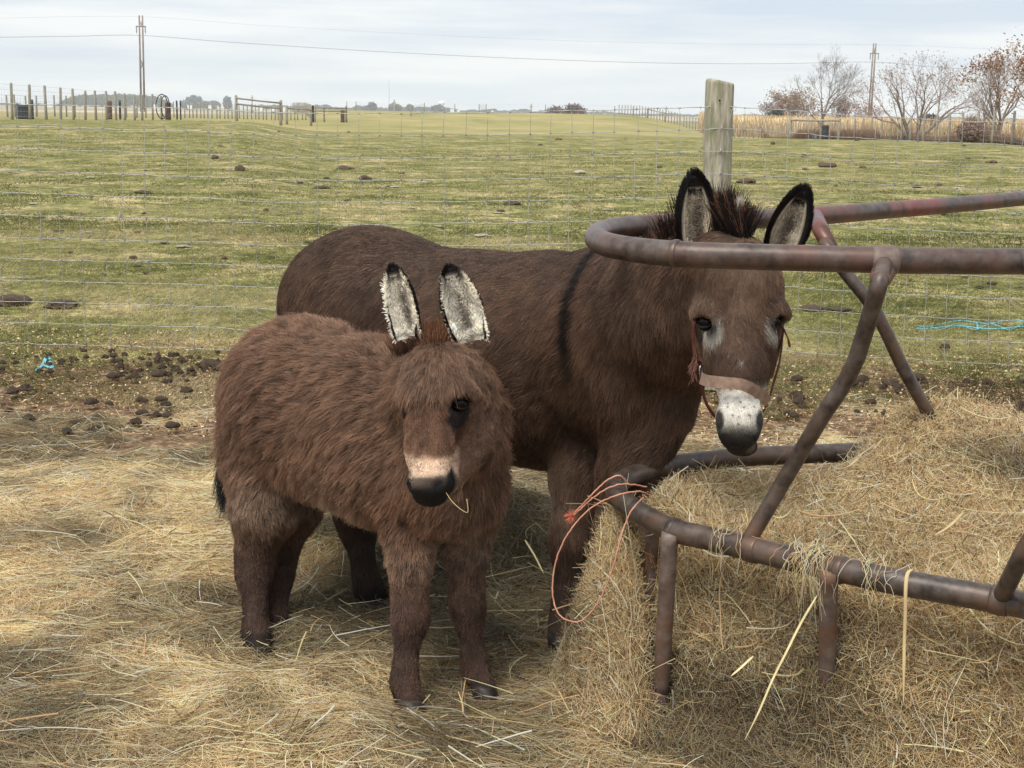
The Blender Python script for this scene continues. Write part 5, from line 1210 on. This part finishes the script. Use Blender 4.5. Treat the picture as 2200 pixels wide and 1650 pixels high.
for px, w, h, lab in ((408, 9, 4, 'small white barn under the peaked far tree'), (452, 8, 4, 'white barn right of the peaked far tree'), (467, 5, 4, 'tiny white shed beside the white barn'), (334, 7, 4, 'white roofed shed in front of the blue wood'), (292, 3, 3, 'tiny white shed at the foot of the left utility pole'), (60, 24, 3, 'long white building far behind the left fence'), (108, 14, 3, 'second long white building behind the left fence'), (562, 9, 3, 'white house seen between the tall brace posts'), (588, 12, 3, 'long white house behind the brace'), (612, 8, 3, 'white shed right of the brace posts'), (972, 9, 4, 'white house in the middle of the skyline'), (985, 6, 3, 'small white shed in the middle of the skyline'), (1058, 4, 3, 'tiny white shed on the skyline left of the bushes')):
    q = gpt(px, 900); w_ = w * 900 / 3100; h_ = h * 900 / 3100; zt = P(px, 240, 900); base = P(px, 240 + (px - 1100) * .0166 + 1.0, 900)[2] - .3
    root = empty('far_building', (q[0], q[1], base)); tag(root, lab, 'building', 'white buildings on the skyline')
    mb = MB(); mb.box((q[0], q[1], base + h_ * .4 - 1), (w_, w_ * .6, h_ * .8 + 2)); mb.build('wall', M_WHITE, root, False)
    x0, x1, y0, y1, z1, z2 = q[0] - w_ / 2 - .1, q[0] + w_ / 2 + .1, q[1] - w_ * .3 - .1, q[1] + w_ * .3 + .1, base + h_ * .8, base + h_ * 1.25
    mesh('roof', [(x0, y0, z1), (x1, y0, z1), (x1, y1, z1), (x0, y1, z1), (x0, (y0 + y1) / 2, z2), (x1, (y0 + y1) / 2, z2)], [(0, 1, 5, 4), (2, 3, 4, 5), (0, 4, 3), (1, 2, 5), (0, 3, 2, 1)], M_ROOF, root, False)
def mast(px, d, py0, w, label, arms=0, name='far_pole', cat='pole', bulb=0):
    q = gpt(px, d); t = P(px, py0, d)[2]; root = empty(name, tuple(q)); tag(root, label, cat)
    mb = MB(); mb.tube(np.array([[q[0], q[1], q[2] - 1], [q[0], q[1], t]]), w, 6); mb.build('pole', M_FARPOST, root)
    if arms: mb = MB(); mb.tube(np.array([[q[0] - arms, q[1] - .2, t - 1.2], [q[0] + arms, q[1] - .2, t - 1.2]]), .14, 6); mb.build('crossarm', M_FARPOST, root)
    if bulb: mb = MB(); a = np.linspace(0, math.pi, 9); mb.tube(np.stack([0 * a + q[0], 0 * a + q[1], t - bulb * np.cos(a) * .8], 1), np.maximum(bulb * np.sin(a), .05), 12); mb.build('tank', M_WHITE, root)
mast(542, 700, 205, .3, 'slim utility pole on the skyline behind the tall brace', .9)
mast(847, 640, 214, .3, 'slim utility pole on the skyline left of centre', .8)
mast(836, 2400, 172, .45, 'very tall faint radio mast on the skyline', name='radio_mast', cat='mast')
mast(949, 1800, 222, .5, 'faint water tower on the skyline', bulb=4, name='water_tower', cat='water tower')
mast(1141, 600, 223, .3, 'slim utility pole left of the grey skyline bush', .8)
mast(1431, 600, 228, .22, 'slim pole above the right shoulder of the bank', .8)

# ================================================================ grass blades, dung, bits
def grass(name, n, x0, x1, y0, y1, ln, rad, cols, parent, keep, pw=1.):
    y = y0 + (y1 - y0) * RNG.random(n) ** pw; x = RNG.uniform(-.42, .42, n) * (y + .6)
    kk = keep(x, y); x, y = x[kk], y[kk]; n = len(x); z = gz(x, y) - .012
    k = np.linspace(0, 1, 4)[None, :, None]; cb = n2(x, y, .8, 2, 70.) * 12
    d = np.stack([np.cos(cb) * .5 + RNG.normal(0, .5, n), np.sin(cb) * .5 + RNG.normal(0, .5, n), RNG.uniform(.5, 1.1, n)], 1) * (ln * RNG.uniform(.5, 1.3, n) * (.6 + .8 * n2(x, y, 1.1, 3, 80.)))[:, None]
    pts = np.stack([x, y, z], 1)[:, None] + d[:, None] * k - np.array([0, 0, 1.]) * k ** 2 * ln * .25
    pal = np.array([srgb(*c)[:3] for c in cols]); tone = n2(x, y, .7, 4, 90.); i = np.clip(((tone - .25) * 2 * len(pal) + RNG.normal(0, 1.1, n)), 0, len(pal) - 1).astype(int)
    return strands(name, pts, np.full(n, rad), pal[i] * RNG.uniform(.7, 1.25, (n, 1)), M_GRASS, parent)
gcol = [(78, 82, 42), (100, 102, 56), (122, 120, 70), (150, 142, 94), (178, 164, 120), (202, 186, 146)]
lawn = grass('meadow_grass', 230000, 0, 0, 5.9, 16, .034, .0011, gcol, None, lambda x, y: (y + n2(x, y, 1.1, 4, 33.) * 2.2 > 7.7) | (RNG.random(len(x)) < .04), 1.3)
tag(lawn, 'short green and straw coloured meadow grass beyond the wire fence', 'grass', kind='stuff')
lawn2 = grass('meadow_tufts', 120000, 0, 0, 14, 45, .045, .0026, gcol, lawn, lambda x, y: n2(x, y, .9, 3, 95.) > .42, 1.2)
# fallen leaves and litter band by the fence
n = 22000; y = RNG.uniform(5.6, 8.4, n); x = RNG.uniform(-.42, .42, n) * y; kk = n2(x, y, 1.0, 4, 51.) + .12 * (7.6 - y) > .46; x, y = x[kk], y[kk]; n = len(x)
C_ = np.stack([x, y, gz(x, y) + RNG.uniform(0, .015, n)], 1); a = unit(RNG.normal(size=(n, 3)) * [1, 1, .35]); b = unit(np.cross(a, RNG.normal(size=(n, 3)) * [.4, .4, 1])); s = RNG.uniform(.003, .010, (n, 1))
Q = np.stack([C_ - a * s, C_ + b * s * .5, C_ + a * s * 1.2, C_ - b * s * .5], 1).reshape(-1, 3)
lc = np.array([srgb(*c)[:3] for c in ((150, 112, 82), (184, 146, 108), (206, 172, 128), (112, 82, 60), (92, 66, 50), (216, 196, 160))])[RNG.integers(0, 6, n)] * RNG.uniform(.7, 1.2, (n, 1))
tag(mesh('leaf_litter', Q, np.arange(n * 4).reshape(-1, 4), attr_mat('leaf_litter', .85, .2), None, False, cols=np.repeat(lc, 4, 0)), 'brown dead leaves and chaff scattered between the hay and the fence', 'leaf litter', kind='stuff')
M_DUNG = noise_mat('dark_dung', srgb(60, 50, 42), srgb(118, 100, 82), 30, .9, .2, 1., .01, detail=8)
M_PALE = noise_mat('dried_dung', srgb(150, 142, 122), srgb(196, 190, 170), 20, .95, .1, 1., .01)
_cl = []
for v in range(6):
    bm = bmesh.new(); bmesh.ops.create_icosphere(bm, subdivisions=3, radius=1.0)
    co = np.array([w.co[:] for w in bm.verts]); nn = vnoise(co + v * 9, 1.6, 4)
    for w, m in zip(bm.verts, nn): w.co *= (.1 + 1.7 * m)
    for w in bm.verts: w.co.z = max(w.co.z, -.15)
    me = bpy.data.meshes.new('dung_clod'); bm.to_mesh(me); bm.free(); me.polygons.foreach_set('use_smooth', np.ones(len(me.polygons), bool)); me.materials.append(M_DUNG); _cl.append(me)
_cp = [m.copy() for m in _cl]
for m in _cp: m.materials[0] = M_PALE
def clod(px, py, w, h=None, label=None, group=None, pale=False, cat='dung', name=None, zoff=0):
    # find the ground under that pixel
    q = PZ(px, py, 0) if py > 262 + (px - 1100) * .0166 else None
    if q is None: return
    for _ in range(12): q = PZ(px, py, float(gz(q[0], q[1])))
    d = np.dot(q - np.array([0, 0, EYE]), R3 @ np.array([0, 0, -1.])); s = w / F * d / 2
    o = bpy.data.objects.new(name or ('dried_dung' if pale else 'dung_clod'), random.choice(_cp if pale else _cl)); COL.objects.link(o)
    o.location = (q[0], q[1], q[2] + zoff); o.scale = (s, s * random.uniform(.7, 1.1), (h or .45 * w) / F * d * .8); o.rotation_euler[2] = random.uniform(0, 6)
    tag(o, label, cat, group)
for px, py, w, h, lab in ((514, 366, 26, 13, 'black rounded dung heap standing highest in the left meadow'), (463, 340, 22, 9, 'black dung clod just above left of the highest heap'), (784, 386, 26, 10, 'dark grey dung clod in the meadow above the rump of the adult donkey'), (742, 362, 34, 7, 'brown ragged dung patch above the grey clod'), (25, 652, 70, 22, 'wide dark slab of dung at the left edge beyond the fence'), (135, 656, 60, 14, 'dark dung slab right of the wide one at the left edge'), (690, 404, 36, 6, 'flat dark dung streak left of centre in the meadow'), (1102, 438, 34, 7, 'flat dark dung patch above the back of the adult donkey'), (308, 414, 34, 6, 'flat grey dung patch in the left meadow'), (1605, 392, 40, 9, 'dark dung clod just right of the thick fence post'), (1778, 358, 38, 10, 'dark ragged dung clod right of the thick post'), (1727, 337, 14, 7, 'small dark dung clod above the ragged one at right'), (1752, 664, 62, 9, 'long dark flat dung slab just left of the slanted bars'), (1806, 666, 46, 7, 'thin dark dung streak touching the right end of the long flat slab'), (1161, 312, 12, 4, 'small dark clod near the grassy bank'), (1970, 402, 22, 6, 'dark clod in the right meadow above the far rail'), (2130, 350, 22, 6, 'dark clod at the far right of the meadow'), (1845, 826, 24, 18, 'black dung ball touching the slanted bar of the feeder'), (2190, 880, 30, 26, 'dark brown clod at the right edge in the straw'), (2178, 902, 44, 12, 'flat grey clod under the brown one at the right edge'), (1912, 826, 36, 14, 'dark clod right of the slanted feeder bar'), (2032, 748, 22, 10, 'small brown clod below the blue twine'), (215, 900, 34, 12, 'dark earthy lump poking through the left hay'), (1200, 300, 16, 4, 'small clod left of the dark pair near the bank'), (1660, 310, 9, 7, 'tiny black clod right of the thick post near the far fence'), (462, 790, 60, 20, 'brown dung lump against the rump of the foal'), (340, 776, 34, 22, 'greenish black dung ball in the row left of the foal')):
    clod(px, py, w, h, lab, 'single dung clods')
r_ = random.Random(5)
for _ in range(95):
    t = r_.random(); py = 268 + 360 * t ** 1.3; px = r_.uniform(0, 2200); w = r_.uniform(6, 24) * (.4 + .9 * t)
    clod(px, py, w, w * r_.uniform(.12, .3), 'small dark dung crumb scattered in the green meadow', 'dung crumbs in the meadow')
for _ in range(60):
    t = r_.random(); py = 300 + 330 * t ** 1.2; px = r_.uniform(0, 2200); w = r_.uniform(8, 34) * (.5 + .8 * t)
    clod(px, py, w, w * .1, 'small pale dried dung flake in the green meadow', 'pale dried dung flakes', True)
for _ in range(90):
    px = r_.choice([r_.gauss(120, 90), r_.gauss(300, 100), r_.gauss(420, 40)]); py = r_.gauss(784, 14) + (8 if px > 250 else 0); w = r_.uniform(7, 20)
    if -40 < px < 490: clod(px, py, w, w * .5, 'round dark dung ball in the row of dung left of the foal', 'dung balls in a row', False, zoff=.008)
for _ in range(34):
    px = r_.uniform(1660, 2200); py = r_.uniform(815, 900); w = r_.uniform(10, 30); clod(px, py, w, w * .5, 'brown dung lump in the straw behind the feeder', 'dung lumps behind the feeder', False, zoff=.01)
for _ in range(26):
    px = r_.uniform(0, 470); py = r_.uniform(815, 960); w = r_.uniform(12, 34); clod(px, py, w, w * .4, 'earthy brown lump in the hay left of the foal', 'earthy lumps in the hay', False, zoff=.02)
clod(1246, 372, 26, 8, 'white bright scrap lying in the meadow left of the thick post', None, True, 'scrap', 'white_scrap'); clod(258, 466, 14, 12, 'small pink white scrap in the left meadow', None, True, 'scrap', 'white_scrap'); clod(1418, 388, 8, 8, 'tiny white scrap between the ears and the bank', None, True, 'scrap', 'white_scrap')
# twine
M_CYAN = noise_mat('blue_twine', srgb(70, 170, 190), srgb(130, 208, 220), 40, .6, .3, 0); M_ORANGE = noise_mat('orange_twine', srgb(176, 116, 94), srgb(206, 154, 130), 40, .6, .3, 0)
def gpx(px, py, lift=.012):
    q = PZ(px, py, 0)
    for _ in range(8): q = PZ(px, py, float(surf_z(np.array([q[0]]), np.array([q[1]]))[0]) + lift)
    return q
def wig(px0, px1, f, n=40): return [gpx(px0 + (px1 - px0) * t / n, f(t / n), .02) for t in range(n + 1)]
mb = MB()
mb.tube(catmull(wig(1968, 2300, lambda t: 700 - 9 * math.sin(t * 3.0) + 4 * math.sin(t * 17)), 3), .0042, 6); mb.tube(catmull(wig(1968, 2300, lambda t: 703 + 3 * math.sin(t * 14 + 1) + 2 * t), 3), .0042, 6); mb.tube(catmull(wig(2000, 2260, lambda t: 702 + 6 * math.sin(t * 22)), 3), .0036, 6); mb.tube([gpx(2099, 694, .02), gpx(2101, 708, .02)], .008, 8)
tag(mb.build('blue_twine', M_CYAN), 'tangled bright blue baling twine lying on the grass beyond the fence at right', 'twine')
mb = MB(); 
for pts in ([(78, 796), (92, 784), (100, 768), (108, 772)], [(92, 784), (112, 790), (108, 776)], [(30, 792), (44, 799)], [(60, 792), (76, 803)]):
    mb.tube(catmull([gpx(a, b, .03 if len(pts) > 2 else .012) for a, b in pts], 4), [.010 * (1 if len(pts) > 2 else .6)] * ((len(pts) - 1) * 4 + 1), 6, flat=.4)
tag(mb.build('blue_scrap', M_CYAN), 'crumpled pale blue twine scrap among the dung balls at left', 'scrap')
def orange(pts, name, label):
    q = catmull(pts, 10); q = q + RNG.normal(0, .0004, q.shape); mb = MB(); mb.tube(q, .0016, 7); return tag(mb.build(name, M_ORANGE), label, 'twine')
o1 = orange([P(1396, 1064, 2.9), P(1370, 1056, 2.86), P(1320, 1066, 2.85), P(1270, 1092, 2.86), P(1225, 1140, 2.87), P(1196, 1200, 2.88), P(1187, 1260, 2.885), P(1195, 1310, 2.88), P(1222, 1334, 2.87), P(1255, 1330, 2.85), P(1290, 1285, 2.83), P(1318, 1215, 2.82), P(1335, 1150, 2.82), P(1355, 1100, 2.83), P(1382, 1068, 2.87)], 'orange_twine', 'orange baling twine hanging in a loop over the left end of the lower feeder rail')
o2 = orange([P(1390, 1046, 2.92), P(1340, 1040, 2.88), P(1300, 1052, 2.88), P(1262, 1080, 2.89), P(1232, 1108, 2.9)], 'orange_twine', 'short frayed orange twine tail above the hanging loop')
q = orange([P(1350, 1040, 2.9), P(1330, 1022, 2.88), P(1300, 1035, 2.88), P(1260, 1075, 2.89), P(1230, 1106, 2.9)], 'twine_strand', 'x'); q.parent = o2; del q['label']; del q['category']
n = 60; c = P(1228, 1110, 2.9); k = np.linspace(0, 1, 4)[None, :, None]; pts = c + (unit(RNG.normal(size=(n, 3)) + [-.6, 0, -.4]) * .016)[:, None] * k; strands('frayed_end', pts, .0006, np.tile(srgb(224, 128, 100)[:3], (n, 1)), M_HAY, o2)
# broad pale stalks lying on or hanging from the feeder
def stalk(pts, w, col, label, name='dry_stalk'):
    q = catmull(pts, 8); n = len(q); mb = MB(); r = w / 2 * np.interp(np.linspace(0, 1, n), [0, .1, .8, 1], [.5, 1, .8, .2]); mb.tube(q, r, 6, flat=.35)
    return tag(mb.build(name, noise_mat('dry_leaf_' + label[:12], srgb(*[c * .86 for c in col]), srgb(*col), 30, .7, .3, .3, .001, stretch=(1, 1, .1))), label, 'stalk', 'pale stalks on the feeder')
stalk([P(1962, 1222, 2.50), P(1950, 1232, 2.46), P(1946, 1262, 2.44), P(1945, 1320, 2.44), P(1943, 1378, 2.445), P(1942, 1440, 2.45), P(1941, 1516, 2.46)], .0075, (216, 190, 140), 'straight pale reed hanging down over the lower rail at right')
stalk([P(1755, 1280, 2.50), P(1720, 1340, 2.42), P(1690, 1400, 2.38), P(1660, 1460, 2.36), P(1630, 1530, 2.35), P(1600, 1590, 2.35)], .0048, (214, 196, 146), 'long bent yellow blade leaning on the heap left of the second upright')
stalk([P(1618, 1410, 2.5), P(1590, 1436, 2.48), P(1570, 1453, 2.48)], .006, (226, 208, 160), 'short flat pale blade in the middle of the heap side')
stalk([P(1128, 1160, 3.3), P(1150, 1196, 3.28), P(1168, 1232, 3.27)], .007, (226, 208, 160), 'pale blade standing in the hay between foal and adult forelegs')
stalk([P(2070, 1100, 2.9), P(2040, 1130, 2.85), P(2008, 1150, 2.82)], .008, (214, 190, 140), 'flat pale blade on top of the hay inside the ring')
# hay wisps caught on the lower rail
def wisp(px, py, n, ln, label):
    a, t = near_pt(BOTC, PZ(px, py, BOTZ)); k = 9; u = np.linspace(-1, 1, k)[None, :]
    th = u * RNG.uniform(1.0, 2.2, (n, 1)) ; R_ = RT * 1.08 + RNG.uniform(0, .006, (n, 1)) + .02 * np.abs(u) ** 3 * RNG.random((n, 1))
    nrm = unit(np.cross(t, [0, 0, 1.])); 
    if nrm[1] > 0: nrm = -nrm
    pos = a + t * (RNG.normal(0, .022, (n, 1, 1)) + RNG.normal(0, .02, (n, 1, 1)) * u[..., None]) + nrm * (R_ * np.sin(th + .9))[..., None] + np.array([0, 0, 1.]) * (R_ * np.cos(th + .9))[..., None]
    dr = np.clip(th + .9 - 1.7, 0, None); pos = pos + np.array([0, 0, -1.]) * (dr ** 1.2 * ln * RNG.uniform(.5, 1.4, (n, 1)))[..., None] + RNG.normal(0, .003, (n, k, 3))
    o = strands('hay_wisp', pos, .0008, hay_cols(n, 1.25), M_HAY); tag(o, label, 'hay wisp', 'hay wisps caught on the rail')
wisp(1745, 1212, 60, .05, 'thick tangle of hay draped over the lower rail beside the second upright'); wisp(1570, 1170, 10, .05, 'few thin stems draped over the lower rail near the slanted bar foot'); wisp(1880, 1240, 12, .04, 'few thin stems draped over the lower rail left of the pale reed')

# ================================================================ air
x0, x1, y0, y1, z0, z1 = -2700., 2700., -200., 3400., -6., 70.
hz = mesh('haze', [(x, y, z) for x in (x0, x1) for y in (y0, y1) for z in (z0, z1)], [(0, 1, 3, 2), (4, 6, 7, 5), (0, 4, 5, 1), (2, 3, 7, 6), (0, 2, 6, 4), (1, 5, 7, 3)], None, None, False); tag(hz, kind='stuff')
m = bpy.data.materials.new('haze'); m.use_nodes = True; m.node_tree.nodes.clear(); v = N(m.node_tree, 'ShaderNodeVolumePrincipled'); v.inputs['Color'].default_value = (.90, .96, 1, 1); v.inputs['Density'].default_value = .00028; v.inputs['Anisotropy'].default_value = 0.0
o_ = N(m.node_tree, 'ShaderNodeOutputMaterial'); m.node_tree.links.new(v.outputs[0], o_.inputs['Volume']); hz.data.materials.append(m)
